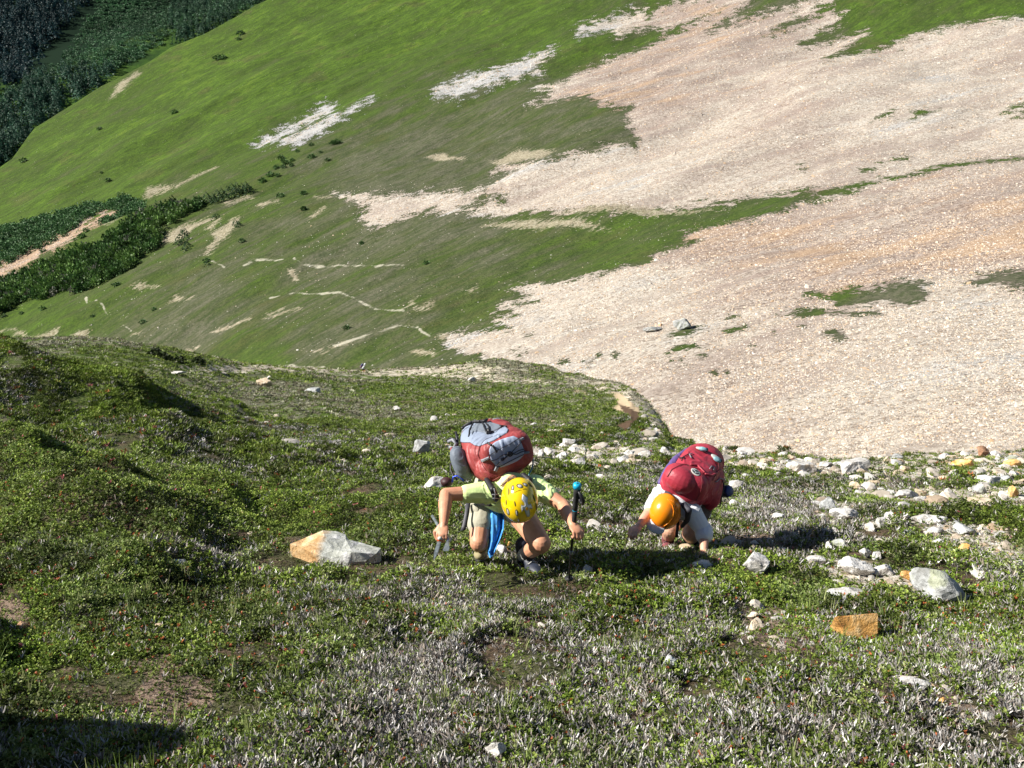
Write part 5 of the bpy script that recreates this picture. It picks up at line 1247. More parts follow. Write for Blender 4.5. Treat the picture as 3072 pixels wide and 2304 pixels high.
def superbox(bm, c, axes, rad, p=3.2, sub=5, taper=0., bulge=None):
    """rounded box (superellipsoid); taper narrows it towards +axis0"""
    r = bmesh.ops.create_uvsphere(bm, u_segments=40, v_segments=24, radius=1.0); vv = r['verts']
    for v in vv:
        x, y, z = v.co; n_ = (abs(x)**p+abs(y)**p+abs(z)**p)**(1/p); x, y, z = x/n_, y/n_, z/n_
        k_ = 1-taper*x; v.co = c+axes[0]*x*rad[0]+axes[1]*y*rad[1]*k_+axes[2]*z*rad[2]*k_
def pack_one(hh):
    cen = P(1478, 1348, 6.80); A = DV(.22, -.93, -.28); Bx = DV(.95, .12, .30); Bx = (Bx-A*Bx.dot(A)).normalized(); C_ = Bx.cross(A).normalized()
    if C_.dot(DV(0, 0, 1)) < 0: C_ = -C_
    org = cen; root = empty('backpack', org); tag(root, 'large grey and brick red backpack with black bungee cords on the yellow helmeted climber', 'backpack')
    z4 = lambda p: zz(1340, 1250, 7.373, p)
    bm = bmesh.new(); superbox(bm, cen, (A, Bx, C_), (.26, .195, .150), 3.6)
    ell(bm, P(1436, 1366, 6.74), (A, Bx, C_), (.21, .105, .125)); ell(bm, P(1535, 1345, 6.62), (A, Bx, C_), (.16, .14, .15)); ell(bm, P(1500, 1392, 6.60), (A, Bx, C_), (.15, .17, .12)); ell(bm, P(1450, 1302, 6.98), (A, Bx, C_), (.16, .16, .09))
    bag = rebuild(bm, 'main_bag', .0055, 4, .009, .11, REDN, root, org)
    # lid, swollen, towards the head
    bm = bmesh.new(); superbox(bm, P(1522, 1358, 6.50), (A, Bx, C_), (.070, .170, .125), 3.4); ell(bm, P(1465, 1400, 6.56), (A, Bx, C_), (.05, .08, .08)); 
    lid = rebuild(bm, 'lid', .005, 4, .008, .09, REDN, root, org)
    bv = bvh_of([bag, lid], org)
    up = z4([(255, 470), (262, 400), (330, 300), (400, 235), (520, 165), (650, 120), (880, 105), (1050, 150), (1200, 195), (1300, 225), (1370, 285), (1340, 360), (1200, 440), (1050, 530), (900, 590), (730, 660), (620, 640), (520, 575), (400, 580), (262, 560)])
    panel('top_panel', bv, up, .006, GRY, root, org, 1.0)
    pk = z4([(560, 430), (600, 360), (690, 345), (800, 365), (880, 410), (980, 380), (1150, 300), (1250, 240), (1180, 200), (1050, 160), (880, 125), (700, 140), (620, 190), (540, 300)])
    fp = panel('stretch_pocket', bv, pk, .012, GRD, root, org, 1.0)
    lp = z4([(945, 800), (940, 730), (980, 640), (1080, 560), (1200, 510), (1350, 460), (1480, 430), (1570, 470), (1640, 560), (1690, 680), (1720, 780), (1700, 850), (1640, 920), (1560, 980), (1380, 1060), (1200, 1120), (1080, 1080), (980, 960)])
    lpo = panel('lid_panel', bv, lp, .007, cloth_mat('lifted_grey_nylon', (.36, .42, .55), 26, .5, .55, .14, .35), root, org, 1.0)  # lighter copy of the blue grey nylon, brightening a panel turned from the sun
    sp = z4([(150, 760), (200, 745), (260, 760), (330, 860), (420, 940), (480, 990), (500, 1080), (520, 1160), (470, 1210), (400, 1180), (330, 1220), (290, 1330), (230, 1250), (180, 1060), (140, 860)])
    for nm, pl, m_ in [('webbing_tab', [(760, 950), (940, 870), (960, 930), (800, 1010)], WEB), ('webbing_tab', [(1040, 1190), (1090, 1080), (1160, 1110), (1110, 1215)], WEB), ('webbing_tab', [(1580, 490), (1690, 450), (1720, 500), (1610, 550)], WEB), ('webbing_tab', [(1700, 760), (1830, 760), (1830, 810), (1710, 830)], GRD)]:
        panel(nm, bv, z4(pl), .010, m_, root, org, .8)
    bv2 = bvh_of([bag, lid, lpo, fp], org)
    C = [[(930, 860), (1060, 775), (1200, 700), (1400, 600), (1560, 500), (1640, 470)], [(1640, 565), (1560, 650), (1480, 730), (1400, 820), (1290, 900), (1180, 990), (1080, 1085)], [(945, 950), (1030, 965), (1110, 940), (1180, 880), (1250, 840), (1400, 820), (1540, 830), (1640, 780), (1740, 750)], [(1100, 1120), (1250, 1060), (1400, 980), (1560, 900), (1700, 830)],
         [(1410, 800), (1500, 800), (1600, 740), (1700, 715)], [(1270, 900), (1200, 930), (1230, 980), (1330, 880)]]
    cords('bungee_cord', bv2, [z4(c) for c in C], .0028, NAV, root, org, .002)
    ring = [(1395+55*math.cos(a), 820+48*math.sin(a)) for a in np.linspace(0, 2*math.pi, 14)]
    cords('cord_ring', bv2, [z4(ring), z4([(1365, 800), (1420, 845)]), z4([(1430, 795), (1370, 850)])], .004, BLK, root, org, .003)
    cords('cord_toggle', bv2, [z4([(1020, 640), (1060, 700), (1110, 780)]), z4([(920, 600), (1000, 640)])], .007, BLK, root, org, .004)
    cords('compression_strap', bv2, [z4([(810, 160), (840, 260), (890, 380), (930, 385)]), z4([(880, 165), (940, 230), (950, 310)]), z4([(600, 160), (560, 220), (520, 320), (500, 460)]), z4([(930, 340), (1000, 340), (1050, 370)]), z4([(1180, 215), (1250, 225), (1330, 240)])], .0055, BLK, root, org, .003)
    cords('buckle', bv2, [z4([(920, 330), (960, 375)]), z4([(1210, 240), (1235, 280)])], .012, BUC, root, org, .004)
    cords('edge_trim', bv2, [z4([(380, 290), (420, 240), (520, 175), (600, 150), (700, 145), (860, 130), (900, 105)])], .010, BLK, root, org, .004)
    cords('seam', bv2, [z4([(730, 660), (700, 760), (690, 850), (740, 960), (800, 1080), (880, 1200), (1020, 1290)]), z4([(980, 1430), (1150, 1330), (1400, 1240), (1650, 1150), (1800, 1050)])], .0022, simple('seam_red', (.25, .04, .04), .6), root, org)
    # side pocket, hip fin, straps and loops on the left
    bm = bmesh.new(); superbox(bm, P(1382, 1388, 6.72), (DV(.35, .1, -.9), DV(.9, 0, .4), DV(0, 1, 0)), (.115, .056, .10), 2.6, 4); ell(bm, P(1398, 1418, 6.78), frame(DV(0, 1, 0), UPV), (.05, .06, .05)); side = rebuild(bm, 'side_pocket', .005, 4, .007, .07, cloth_mat('grey_mesh', (.15, .175, .215), 26, .5, .55), root, org)
    bm = bmesh.new(); superbox(bm, P(1364, 1378, 6.80), (DV(.25, .1, -.95), DV(.9, 0, .4), DV(0, 1, 0)), (.090, .018, .08), 2.4, 4); rebuild(bm, 'side_gusset', .005, 4, .002, .04, REDN, root, org)
    bm = bmesh.new()
    def strap(pts, w_, th=.004):
        pass
    for pl, r in [([(1340, 1322, 6.85), (1352, 1314, 6.83), (1366, 1318, 6.8), (1368, 1340, 6.8), (1352, 1345, 6.82), (1342, 1336, 6.84)], .007), ([(1352, 1388, 6.85), (1352, 1410, 6.84), (1360, 1428, 6.8), (1372, 1440, 6.78)], .007), ([(1368, 1296, 6.86), (1372, 1320, 6.82), (1372, 1350, 6.8), (1385, 1365, 6.76), (1402, 1375, 6.74)], .010)]:
        tube(bm, [P(*q) for q in pl], r)
    obj_bm('side_strap', bm, BLK, root, org)
    bm = bmesh.new(); tube(bm, [P(*q) for q in [(1345, 1325, 6.84), (1358, 1319, 6.8), (1368, 1330, 6.78), (1362, 1344, 6.8), (1348, 1341, 6.82)]], .011); obj_bm('hip_belt_end', bm, WEB, root, org)
    bm = bmesh.new(); tube(bm, [P(*q) for q in [(1470, 1268, 6.98), (1482, 1258, 7.0), (1495, 1255, 7.0), (1503, 1264, 7.0), (1506, 1278, 6.97)]], .006); tube(bm, [P(*q) for q in [(1416, 1268, 7.0), (1424, 1262, 7.0), (1440, 1270, 6.98), (1462, 1262, 7.0), (1474, 1268, 6.98)]], .008); obj_bm('haul_loop', bm, WEB, root, org)
    bm = bmesh.new(); cap(bm, P(1400, 1400, 6.70), P(1408, 1412, 6.69), .012, .012); rebuild(bm, 'side_buckle', .004, 1, 0, .03, BUC, root, org)
    # shoulder strap on the left shoulder, chest strap, drinking tube
    bm = bmesh.new(); chain(bm, [(P(1460, 1440, 6.48), .018), (P(1478, 1468, 6.36), .022), (P(1488, 1492, 6.42), .022), (P(1485, 1505, 6.62), .018)]); rebuild(bm, 'shoulder_strap', .005, 3, .001, .03, BLK, root, org); bm = bmesh.new(); chain(bm, [(P(1570, 1425, 6.46), .018), (P(1588, 1440, 6.40), .02), (P(1596, 1470, 6.50), .018)]); rebuild(bm, 'shoulder_strap', .005, 3, .001, .03, BLK, root, org)
    bm = bmesh.new(); tube(bm, [P(*q) for q in [(1482, 1465, 6.30), (1486, 1480, 6.31), (1484, 1500, 6.36)]], .0035); tube(bm, [P(*q) for q in [(1476, 1484, 6.33), (1498, 1484, 6.36)]], .0035); tube(bm, [P(*q) for q in [(1478, 1495, 6.36), (1502, 1496, 6.4)]], .003); obj_bm('strap_webbing', bm, WEB, root, org)
    bm = bmesh.new(); tube(bm, [P(*q) for q in [(1592, 1362, 6.62), (1598, 1375, 6.58), (1599, 1392, 6.55), (1595, 1408, 6.5), (1588, 1420, 6.46), (1586, 1432, 6.44)]], .0055); obj_bm('drinking_tube', bm, TEA, root, org)
    bm = bmesh.new(); chain(bm, [(P(1420, 1486, 6.90), .020), (P(1440, 1505, 6.78), .022), (P(1470, 1512, 6.66), .018)]); rebuild(bm, 'hip_belt', .005, 2, .001, .03, BLK, root, org)
    bm = bmesh.new()
    pl = [P(1405, 1508, 6.86), P(1400, 1545, 6.82), P(1394, 1575, 6.78), P(1388, 1592, 6.76)]
    for w_ in (0,):
        vs = [(bm.verts.new(p-DV(1, 0, 0)*.016), bm.verts.new(p+DV(1, .2, 0)*.016)) for p in pl]
        for (a, b), (c, d) in zip(vs[:-1], vs[1:]): bm.faces.new((a, b, d, c))
    o = obj_bm('loose_strap', bm, simple('dark_webbing', (.06, .06, .075), .6), root, org); s_ = o.modifiers.new('t', 'SOLIDIFY'); s_.thickness = .004
    # gear clipped on the far left: dark red pouch and a blue carabiner
    bm = bmesh.new(); ell(bm, P(1340, 1446, 6.78), frame(DV(0, 1, 0), UPV), (.042, .05, .034)); po = rebuild(bm, 'pouch', .004, 3, .002, .03, simple('dark_maroon', (.05, .012, .015), .6, .2), root, org)
    bm = bmesh.new(); tube(bm, [P(*q) for q in [(1357, 1447, 6.72), (1360, 1431, 6.72), (1372, 1427, 6.72), (1386, 1436, 6.70), (1392, 1444, 6.7)]], .006); obj_bm('carabiner', bm, simple('blue_metal', (.02, .05, .45), .3, .05, 10, 0, None, .004, .5), root, org)
    return root
def pole_one(hh):
    tip_t, tip_s, tip_n = ground(1705, 1748); tip = V(tip_t, tip_s, tip_n-.01); top = P(1732, 1452, 6.02)
    org = tip; root = empty('trekking_pole', org); tag(root, 'black trekking pole with cyan top planted in the heather by the climber', 'trekking pole')
    ax = (top-tip).normalized(); L = (top-tip).length; ptf = lambda f_: tip+ax*L*f_
    def tb(name, segs, mat): 
        bm = bmesh.new(); tube(bm, [ptf(a) for a, r in segs], .01, 12, [r for a, r in segs]); return obj_bm(name, bm, mat, root, org)
    tb('shaft', [(0.0, .003), (.05, .006), (.32, .0065), (.325, .0085), (.62, .009)], simple('pole_black', (.02, .02, .022), .3, .1, 40, 0, None, .004, .4))
    tb('lock_collar', [(.315, .010), (.32, .013), (.345, .013), (.35, .010)], STEEL)
    tb('lower_band', [(.555, .012), (.56, .0145), (.578, .0145), (.58, .012)], simple('orange_band', (.75, .12, .02), .4)); tb('white_band', [(.582, .012), (.585, .014), (.60, .014), (.605, .012)], SOC)
    tb('foam_grip', [(.606, .013), (.61, .0145), (.75, .0155), (.752, .013), (.756, .0175), (.80, .0165), (.86, .0175), (.92, .020), (.965, .024)], simple('grip_foam', (.018, .018, .02), .85, .2, 120, .3))
    tb('ring', [(.748, .0158), (.749, .0172), (.756, .0172), (.757, .0155)], CYA)
    tb('top_cap', [(.958, .016), (.962, .024), (.985, .027), (1.0, .0235), (1.006, .012)], CYA); tb('cap_hole', [(1.0055, .008), (1.0085, .006)], simple('deep_teal', (.0, .10, .16), .4))
    bm = bmesh.new(); tube(bm, [P(1733, 1470, 6.03), P(1742, 1485, 6.02), P(1750, 1502, 6.03), P(1748, 1512, 6.05), P(1741, 1505, 6.06), P(1737, 1490, 6.06)], .010, 8, [.006, .011, .013, .010, .011, .006]); obj_bm('wrist_strap', bm, BLK, root, org)
    bm = bmesh.new(); c = ptf(.055); bmesh.ops.create_cone(bm, segments=18, radius1=.012, radius2=.028, depth=.012, cap_ends=True, matrix=Matrix.Translation(c) @ ax.to_track_quat('Z', 'Y').to_matrix().to_4x4()); obj_bm('basket', bm, RUB, root, org)
def axe_one(hh):
    org = P(1330, 1640, 6.20); root = empty('ice_axe', org); tag(root, 'steel ice axe gripped by its head, orange band by the fist', 'ice axe')
    z5 = lambda x, y: (1300+x/8.508, 1560+y/8.508)
    def flat(name, outline, s0, s1, th, mat, bev=.0015):
        """thin forged plate whose outline runs from depth s0 (first y) to s1"""
        ys = [y for x, y in outline]; y0, y1 = min(ys), max(ys); bm = bmesh.new(); vs = []
        for x, y in outline: X, Y = z5(x, y); vs.append(bm.verts.new(P(X, Y, s0+(s1-s0)*(y-y0)/(y1-y0))))
        f_ = bm.faces.new(vs); r = bmesh.ops.extrude_face_region(bm, geom=[f_])
        for v in [g for g in r['geom'] if isinstance(g, bmesh.types.BMVert)]: v.co += DV(.5, .8, 0)*th
        bmesh.ops.recalc_face_normals(bm, faces=bm.faces[:]); bmesh.ops.bevel(bm, geom=bm.edges[:], offset=bev, segments=1, affect='EDGES'); return obj_bm(name, bm, mat, root, org, False)
    flat('pick', [(105, 530), (195, 560), (170, 660), (110, 840), (70, 920), (40, 985), (5, 980), (8, 860), (30, 760), (70, 640)], 6.20, 6.06, .008, STEEL)
    flat('adze', [(330, 540), (385, 560), (395, 650), (410, 730), (380, 795), (270, 800), (235, 760), (270, 680), (300, 600)], 6.20, 6.10, .006, STEEL)
    flat('head', [(315, 345), (360, 400), (400, 470), (385, 560), (330, 555)], 6.22, 6.20, .022, SIL)
    flat('head_plate', [(345, 360), (470, 470), (430, 560), (380, 570)], 6.24, 6.22, .010, SIL)
    bm = bmesh.new(); a = P(*z5(170, 400), 6.22); b = P(*z5(150, 545), 6.20); tube(bm, [a, b], .013, 10); obj_bm('orange_band', bm, simple('orange_band', (.75, .12, .02), .4), root, org)
    bm = bmesh.new(); tube(bm, [P(*z5(165, 450), 6.205), P(*z5(172, 505), 6.195)], .0145, 10); obj_bm('white_label', bm, SOC, root, org)
    bm = bmesh.new(); tube(bm, [P(*z5(330, 420), 6.24), P(1330, 1610, 6.30), P(1312, 1572, 6.50), P(1297, 1548, 6.62)], .0105, 10); obj_bm('shaft', bm, STEEL, root, org)
def climber_two():
    org = V(*ground(2078, 1665)); root = empty('person', org); tag(root, 'climber in orange helmet and white shirt crawling uphill on hands and feet', 'person')
    B = P
    pel = B(2098, 1432, 8.02); neck = B(2030, 1503, 7.62); chest = B(2048, 1490, 7.74); waist = B(2075, 1462, 7.9)
    sl = B(1985, 1486, 7.66); el_ = B(1942, 1545, 7.56); wl = B(1918, 1578, 7.42)
    sr = B(2075, 1540, 7.60); er = B(2112, 1596, 7.58); wr = B(2112, 1656, 7.46)
    hl = B(2075, 1470, 8.0); kl = B(2010, 1590, 7.85); al = B(2003, 1622, 8.05)
    hr = B(2115, 1475, 8.0); kr = B(2070, 1600, 7.74); ar = B(2080, 1628, 7.90)
    bm = bmesh.new(); chain(bm, [(pel, .13), (waist, .125), (chest, .135), ((sl+sr)/2, .105), (neck, .062)]); cap(bm, sl, sr, .066, .066)
    chain(bm, [(sl, .060), (sl.lerp(el_, .5), .050), (el_, .041), (el_.lerp(wl, .35), .040), (wl, .027)]); chain(bm, [(sr, .060), (sr.lerp(er, .5), .048), (er, .040), (er.lerp(wr, .3), .040), (wr, .027)])
    chain(bm, [(hl, .10), (kl, .062), (kl.lerp(al, .4), .055), (al, .04)]); chain(bm, [(hr, .10), (kr, .065), (kr.lerp(ar, .4), .055), (ar, .042)])
    hc = B(1993, 1535, 7.50); crown = DV(-.42, -.86, -.10); face = DV(-.22, .22, -.95); head(bm, hc-crown*.01, crown, face, 1.04); chain(bm, [(neck, .058), (hc-crown*.05, .056)])
    hand(bm, wl, B(1900, 1596, 7.36)-wl, DV(-.4, -.75, .5), .85, 1); hand(bm, wr, B(2104, 1674, 7.40)-wr, DV(.1, -.6, .8), .35, -1, 1., .3)
    rebuild(bm, 'body', .0045, 5, 0, mat=SK2, parent=root, org=org); eyes(hc, crown, face, root, org)
    bm = bmesh.new(); chain(bm, [(pel.lerp(waist, .4), .140), (waist, .142), (chest, .152), ((sl+sr)/2, .120), (neck.lerp(chest, .2), .080)]); cap(bm, sl, sr, .083, .085)
    chain(bm, [(sl, .080), (sl.lerp(el_, .62), .064)]); chain(bm, [(sr, .082), (sr.lerp(er, .5), .072), (sr.lerp(er, 1.0), .060)]); rebuild(bm, 'shirt', .005, 3, .010, .09, WHT, root, org)
    bm = bmesh.new(); d = (wr-er).normalized(); chain(bm, [(er-d*.01, .069), (er+d*.028, .067)]); rebuild(bm, 'rolled_cuff', .004, 2, .003, .03, WHT, root, org)
    bm = bmesh.new(); chain(bm, [(pel, .145), (pel.lerp(waist, .5), .14)]); chain(bm, [(hl, .120), (hl.lerp(kl, .7), .092)]); chain(bm, [(hr, .120), (hr.lerp(kr, .7), .092)]); rebuild(bm, 'shorts', .006, 3, .005, .05, simple('brown_cloth', (.10, .075, .06), .85, .15, 30, .5), root, org)
    RS = simple('dusty_red', (.22, .06, .07), .8, .2, 60, .4); gr = DV(0, -.1, 1)
    for (k_, a_, rad, mt) in [(kl, al, .052, RS), (kr, ar, .052, SOB)]:
        bm = bmesh.new(); d = (k_-a_).normalized(); chain(bm, [(a_, .05), (a_+d*.10, .054)]); rebuild(bm, 'sock', .005, 2, .002, .02, mt, root, org)
    boot(root, org, al+DV(0, 0, 1)*.02, al+DV(-.2, -1, 0), DV(0, 0, 1), (RS, RUB, BLK)); boot(root, org, ar+DV(0, 0, 1)*.02, ar+DV(.1, -1, 0), DV(0, 0, 1), (RUB, RUB, BLK))
    hm = shell('helmet', hc-crown*.035, crown, face, (.118, .145, .152), -.02, HELO, root, org, .012, .1)
    bv = bvh_of([hm], org); z2 = lambda p: zz(1840, 1300, 3.687, p)
    lines = []
    for i, (xo, yo) in enumerate([(0, 0), (22, 6), (42, 12), (60, 20)]):
        lines.append(z2([(600+xo*1.0, 728+yo), (650+xo*.9, 790+yo), (668+xo*.85, 860+yo), (655+xo*.7, 930+yo*.6), (610+xo*.55, 990+yo*.3), (560+xo*.4, 1025-yo*.1)]))
    o = cords('ridges', bv, lines, .0036, HELO, None, org, -.0016)
    for q in o: q.parent = hm
    o = cords('groove', bv, [z2([(425, 960), (470, 1010), (520, 1035), (570, 1040), (620, 1010)])], .003, simple('dark_orange', (.35, .07, .0), .5), None, org, -.001)
    for q in o: q.parent = hm
    # white peak under the helmet's brow
    sd_, f_, u_ = frame(face, crown); bm = bmesh.new(); ell(bm, B(1966, 1580, 7.47), frame(DV(-.5, -.1, -.8), crown), (.078, .050, .018)); rebuild(bm, 'cap_peak', .004, 3, 0, .02, WHT, root, org)
    bm = bmesh.new(); chain(bm, [(hc-crown*.06+f_*.02, .088), (hc-crown*.02, .092)]); rebuild(bm, 'cap', .005, 3, .001, .03, WHT, root, org)
    return root
def pack_two():
    cen = P(2082, 1432, 7.82); A = DV(-.38, -.86, -.33); Bx = DV(.86, -.25, -.42); Bx = (Bx-A*Bx.dot(A)).normalized(); C_ = Bx.cross(A).normalized()
    if C_.dot(DV(0, 0, 1)) < 0: C_ = -C_
    org = cen; root = empty('backpack', org); tag(root, 'crimson backpack with purple side on the orange helmeted climber', 'backpack')
    z2 = lambda p: zz(1840, 1300, 3.687, p)
    bm = bmesh.new(); superbox(bm, cen+C_*.02, (A, Bx, C_), (.29, .170, .165), 3.4); ell(bm, P(2110, 1385, 7.98), (A, Bx, C_), (.18, .17, .14)); ell(bm, P(2130, 1455, 7.86), (A, Bx, C_), (.24, .10, .14)); ell(bm, P(2140, 1490, 7.84), (A, Bx, C_), (.12, .07, .12))
    bag = rebuild(bm, 'main_bag', .0055, 4, .010, .12, MAR, root, org)
    bm = bmesh.new(); superbox(bm, P(2054, 1450, 7.58), (A, Bx, C_), (.095, .175, .130), 3.0); ell(bm, P(2040, 1440, 7.52), (A, Bx, C_), (.09, .13, .10)); lid = rebuild(bm, 'lid', .005, 4, .010, .11, MAR, root, org)
    bv = bvh_of([bag, lid], org)
    bm = bmesh.new(); chain(bm, [(P(1982, 1448, 7.70), .026), (P(2004, 1412, 7.78), .034), (P(2030, 1378, 7.88), .034), (P(2062, 1352, 8.02), .026), (P(2090, 1341, 8.08), .012)]); rebuild(bm, 'side_panel', .005, 4, .004, .05, PUR, root, org)
    ov = lambda cx, cy, rx, ry, ro: z2([(cx+rx*math.cos(a)*math.cos(ro)-ry*math.sin(a)*math.sin(ro), cy+rx*math.cos(a)*math.sin(ro)+ry*math.sin(a)*math.cos(ro)) for a in np.linspace(0, 2*math.pi, 20)[:-1]])
    p1 = panel('badge', bv, ov(910, 428, 60, 33, .62), .003, SOC, root, org, .7); p2 = panel('badge_centre', bv, ov(910, 428, 48, 23, .62), .0055, BUC, root, org, .6)
    o = cords('badge_mark', bv, [z2([(872, 404), (905, 432), (948, 452)]), z2([(892, 404), (925, 420)]), z2([(900, 440), (930, 452)])], .0022, simple('mark_grey', (.35, .42, .45), .4), None, org, .006)
    for q in o: q.parent = p2
    cords('seam', bv, [z2([(820, 350), (900, 385), (990, 410), (970, 480), (980, 560), (960, 660), (900, 760)]), z2([(600, 480), (650, 400), (760, 345), (830, 350)]), z2([(1090, 520), (1130, 460), (1160, 380), (1150, 250)])], .0026, simple('seam_dark', (.15, .012, .02), .6), root, org)
    cords('lid_fold', bv, [z2([(1010, 450), (1080, 470), (1140, 440), (1190, 400)]), z2([(850, 350), (930, 360), (1010, 440)])], .008, MAR, root, org, -.002)
    cords('compression_strap', bv, [z2([(1120, 540), (1180, 500), (1230, 520)]), z2([(860, 280), (840, 240), (870, 230)]), z2([(1060, 400), (1080, 370), (1110, 380), (1100, 410)])], .004, WEB, root, org, .004)
    cords('gear_cord', bv, [z2([(700, 300), (720, 262), (760, 280), (790, 262), (760, 310)]), z2([(740, 290), (830, 240)])], .004, BLK, root, org, .004)
    bm = bmesh.new(); tube(bm, [P(*q) for q in [(2173, 1400, 7.9), (2188, 1398, 7.9), (2200, 1405, 7.9), (2202, 1415, 7.9), (2192, 1421, 7.9), (2178, 1417, 7.88)]], .003); tube(bm, [P(*q) for q in [(2168, 1440, 7.8), (2172, 1455, 7.74), (2168, 1480, 7.72), (2163, 1500, 7.7), (2160, 1520, 7.7)]], .005); obj_bm('side_strap', bm, BLK, root, org)
    bm = bmesh.new(); CW = simple('charcoal_webbing', (.035, .035, .05), .7); chain(bm, [(P(2000, 1478, 7.60), .022), (P(2010, 1490, 7.52), .024)]); rebuild(bm, 'shoulder_strap', .005, 3, .001, .03, CW, root, org); bm = bmesh.new(); chain(bm, [(P(2052, 1516, 7.50), .024), (P(2066, 1530, 7.46), .026), (P(2062, 1560, 7.55), .02), (P(2045, 1580, 7.62), .014)]); rebuild(bm, 'shoulder_strap', .005, 3, .001, .03, simple('charcoal_webbing', (.035, .035, .05), .7), root, org)
    bm = bmesh.new(); tube(bm, [P(2034, 1560, 7.62), P(2032, 1590, 7.62), P(2029, 1612, 7.62)], .012); obj_bm('loose_strap', bm, BLK, root, org)
    # shoes strapped on the far end of the pack
    for (x, y, lb) in [(975, 200, 'white and pale blue shoe strapped on the crimson pack, left one'), (1125, 298, 'white and pale blue shoe strapped on the crimson pack, right one')]:
        X, Y = z2([(x, y)])[0]; h_, n_ = hit(bv, X, Y)
        if h_ is None: h_ = P(X, Y, 7.9); n_ = C_
        r2 = empty('shoe', h_); tag(r2, lb, 'shoe'); dl = ((P(X+14, Y+10, 7.9)-P(X-14, Y-10, 7.9))); dl = (dl-n_*dl.dot(n_)).normalized(); ax = dl.cross(n_).normalized()
        bm = bmesh.new(); ell(bm, h_+n_*.016-ax*.012, (dl, ax, n_), (.052, .026, .014)); rebuild(bm, 'sole', .004, 2, 0, .02, SOC, r2, h_)
        bm = bmesh.new(); ell(bm, h_+n_*.026+ax*.016+dl*.004, (dl, ax, n_), (.034, .020, .018)); rebuild(bm, 'upper', .004, 2, .002, .02, simple('pale_aqua', (.22, .42, .48), .6, .2), r2, h_)
        bm = bmesh.new(); ell(bm, h_+n_*.024+dl*.034, (dl, ax, n_), (.014, .020, .018), 12); obj_bm('collar', bm, DBL, r2, h_)
    # rolled mat: dark blue end
    c = P(2186, 1473, 7.86); r3 = empty('bottle', c); tag(r3, 'round dark blue bottle end sticking out of the right side of the crimson pack', 'bottle'); ax = (DV(.45, -.75, .1)).normalized()
    bm = bmesh.new(); tube(bm, [c-ax*.20, c-ax*.02, c], .046, 28, [.047, .049, .046]); obj_bm('barrel', bm, simple('bottle_navy', (.008, .012, .05), .3), r3, c, True); bm = bmesh.new(); tube(bm, [c-ax*.001, c+ax*.012, c+ax*.016], .04, 28, [.043, .041, .034]); obj_bm('cap', bm, simple('bottle_blue', (.012, .03, .17), .35), r3, c, True)
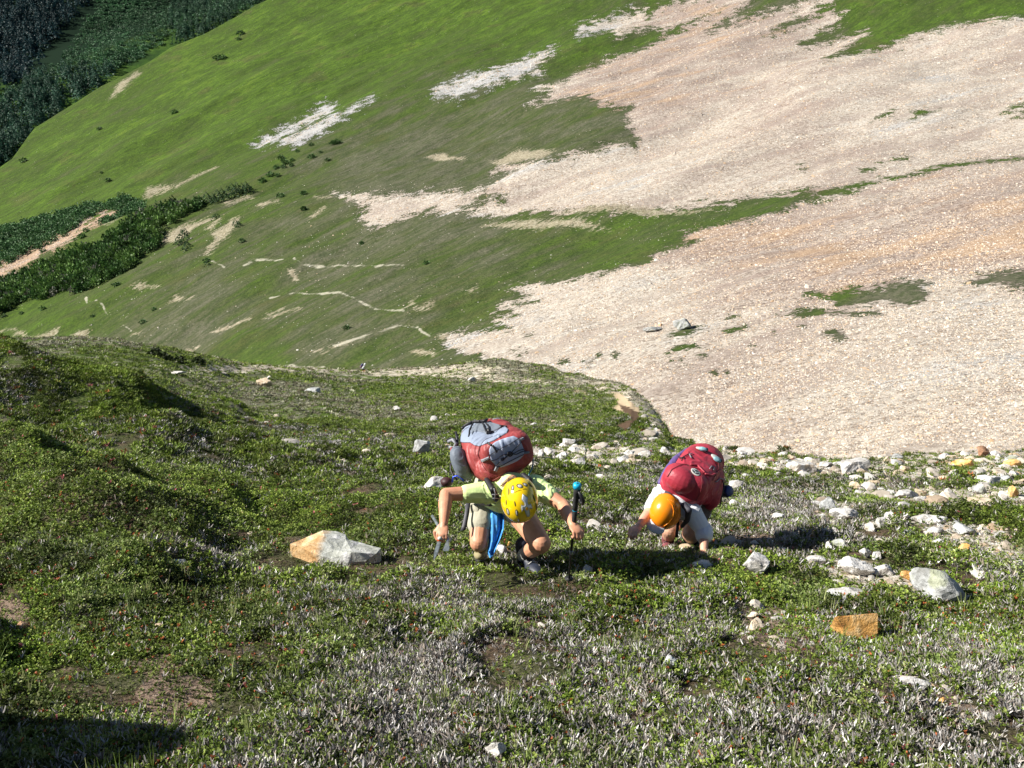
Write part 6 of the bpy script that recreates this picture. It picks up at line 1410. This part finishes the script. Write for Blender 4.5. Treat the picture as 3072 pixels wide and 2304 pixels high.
def hiker_three():
    s = 150.0; sc_ = 1.0
    for it in range(3):
        pass
    f_t, f_s, f_n = ground(1091, 1126, 200.); f_s = min(f_s, 158.); f_t = (1091-1536)/FPX*f_s; f_n = float(hA(np.array(f_t), np.array(f_s)))+.25; skipP.append((f_t, f_s-4, 5.)); s = f_s; org = V(f_t, f_s, f_n); root = empty('person', org); tag(root, 'distant hiker in white walking bent across the slope', 'person')
    k_ = s/150.; U = UPV
    R_ = Vector((1, 0, 0)); 
    Q = lambda x, y, z: org+(R_*x+Vector((0, 1, 0))*y+U*z)*k_
    bm = bmesh.new(); pel = Q(-.15, 0, .88); neck = Q(.22, 0, 1.36); hd = Q(.34, 0, 1.52)
    chain(bm, [(pel, .15*k_), (neck, .13*k_), (hd, .09*k_)]); chain(bm, [(pel, .12*k_), (Q(.02, -.1, .46), .08*k_), (Q(-.12, -.1, .05), .06*k_)]); chain(bm, [(pel, .12*k_), (Q(.22, .1, .5), .08*k_), (Q(.16, .1, .05), .06*k_)])
    chain(bm, [(Q(.18, -.2, 1.28), .07*k_), (Q(-.02, -.28, .98), .055*k_), (Q(.28, -.30, .90), .045*k_)]); chain(bm, [(Q(.18, .2, 1.28), .07*k_), (Q(.2, .3, 1.0), .055*k_), (Q(.42, .28, .95), .045*k_)])
    for i in range(4): chain(bm, [(Q(.28, -.30, .90-.012*i), .012), (Q(.36, -.30+.012*i, .90-.02*i), .010)])
    rebuild(bm, 'body', .016, 3, 0, mat=SK2, parent=root, org=org)
    bm = bmesh.new(); chain(bm, [(pel, .19*k_), (neck, .17*k_)]); chain(bm, [(Q(.18, -.2, 1.28), .11*k_), (Q(-.02, -.28, .98), .09*k_), (Q(.2, -.30, .92), .075*k_)]); rebuild(bm, 'shirt', .02, 2, 0, mat=WHT, parent=root, org=org)
    bm = bmesh.new(); ell(bm, hd+U*.05*k_, (R_, Vector((0, 1, 0)), U), (.14*k_, .14*k_, .12*k_)); rebuild(bm, 'hat', .02, 2, 0, mat=WHT, parent=root, org=org)
    bm = bmesh.new(); chain(bm, [(pel, .17*k_), (Q(-.02, -.08, .6), .12*k_)]); chain(bm, [(pel, .17*k_), (Q(.16, .08, .6), .12*k_)]); rebuild(bm, 'trousers', .02, 2, 0, mat=simple('dark_trousers', (.03, .025, .03), .8), parent=root, org=org)
    bm = bmesh.new(); chain(bm, [(Q(-.12, -.1, .2), .075*k_), (Q(-.12, -.1, .05), .07*k_)]); rebuild(bm, 'sock', .02, 1, 0, mat=SOC, parent=root, org=org)
    o2 = Q(-.2, .05, 1.0); r2 = empty('backpack', o2); tag(r2, 'dark blue and purple backpack on the distant hiker', 'backpack')
    A = (neck-pel).normalized(); Bx = Vector((0, 1, 0)); C_ = A.cross(Bx)
    if C_.x > 0: C_ = -C_
    bm = bmesh.new(); superbox(bm, pel.lerp(neck, .72)+C_*.28*k_, (A, Bx, C_), (.24*k_, .19*k_, .16*k_), 2.6, 4); rebuild(bm, 'main_bag', .02, 2, .01, .3, simple('navy_nylon', (.03, .03, .11), .6), r2, o2)
    bm = bmesh.new(); superbox(bm, pel.lerp(neck, .18)+C_*.27*k_, (A, Bx, C_), (.20*k_, .18*k_, .13*k_), 2.6, 4); rebuild(bm, 'lower_bag', .02, 2, .01, .3, simple('plum_nylon', (.14, .04, .13), .6), r2, o2)
    bm = bmesh.new(); tip = Q(-.34, -.2, .02); tube(bm, [tip, Q(-.30, -.2, .9)], .02*k_, 6); obj_bm('pole', bm, simple('pole_red', (.30, .06, .07), .5), r2, o2)
H1 = climber_one(); pack_one(H1[2]); pole_one(H1[2]); axe_one(H1[2]); climber_two(); pack_two(); hiker_three()
rocks(); plants(); rubble(); scree_stones(); far_trees()
# ================================================================== light, sky, camera
LT = Vector((-.72, 0, 0)); sun_dir = DV(-.79, -.26, .53)
el = math.asin(sun_dir.z); az = math.atan2(sun_dir.x, sun_dir.y)
sd = bpy.data.lights.new('sun', 'SUN'); sd.energy = 5.0; sd.angle = math.radians(.53); sd.color = (1., .95, .86)
so = bpy.data.objects.new('sun', sd); COL.objects.link(so); so.rotation_euler = sun_dir.to_track_quat('Z', 'Y').to_euler(); so.location = (0, 0, 900)
wd = bpy.data.worlds.new('World'); SC.world = wd; wd.use_nodes = True
sk = wd.node_tree.nodes.new('ShaderNodeTexSky'); sk.sky_type = 'NISHITA'; sk.sun_disc = False
sk.sun_elevation = el; sk.sun_rotation = az; sk.altitude = 1800; sk.air_density = 1.; sk.dust_density = .6
bgn = wd.node_tree.nodes['Background']; wd.node_tree.links.new(sk.outputs[0], bgn.inputs[0]); bgn.inputs[1].default_value = .05
cd = bpy.data.cameras.new('camera'); cd.sensor_width = 36; cd.lens = 36*FPX/3072; cd.clip_start = .1; cd.clip_end = 20000
co = bpy.data.objects.new('camera', cd); COL.objects.link(co); co.location = CAM; co.rotation_euler = (math.radians(90)-PITCH, 0, 0)
SC.camera = co
SC.view_settings.view_transform = 'Standard'; SC.view_settings.look = 'None'; SC.view_settings.gamma = 1; SC.view_settings.exposure = 0.95
SC.cycles.max_bounces = 5; SC.cycles.diffuse_bounces = 2; SC.cycles.transparent_max_bounces = 8
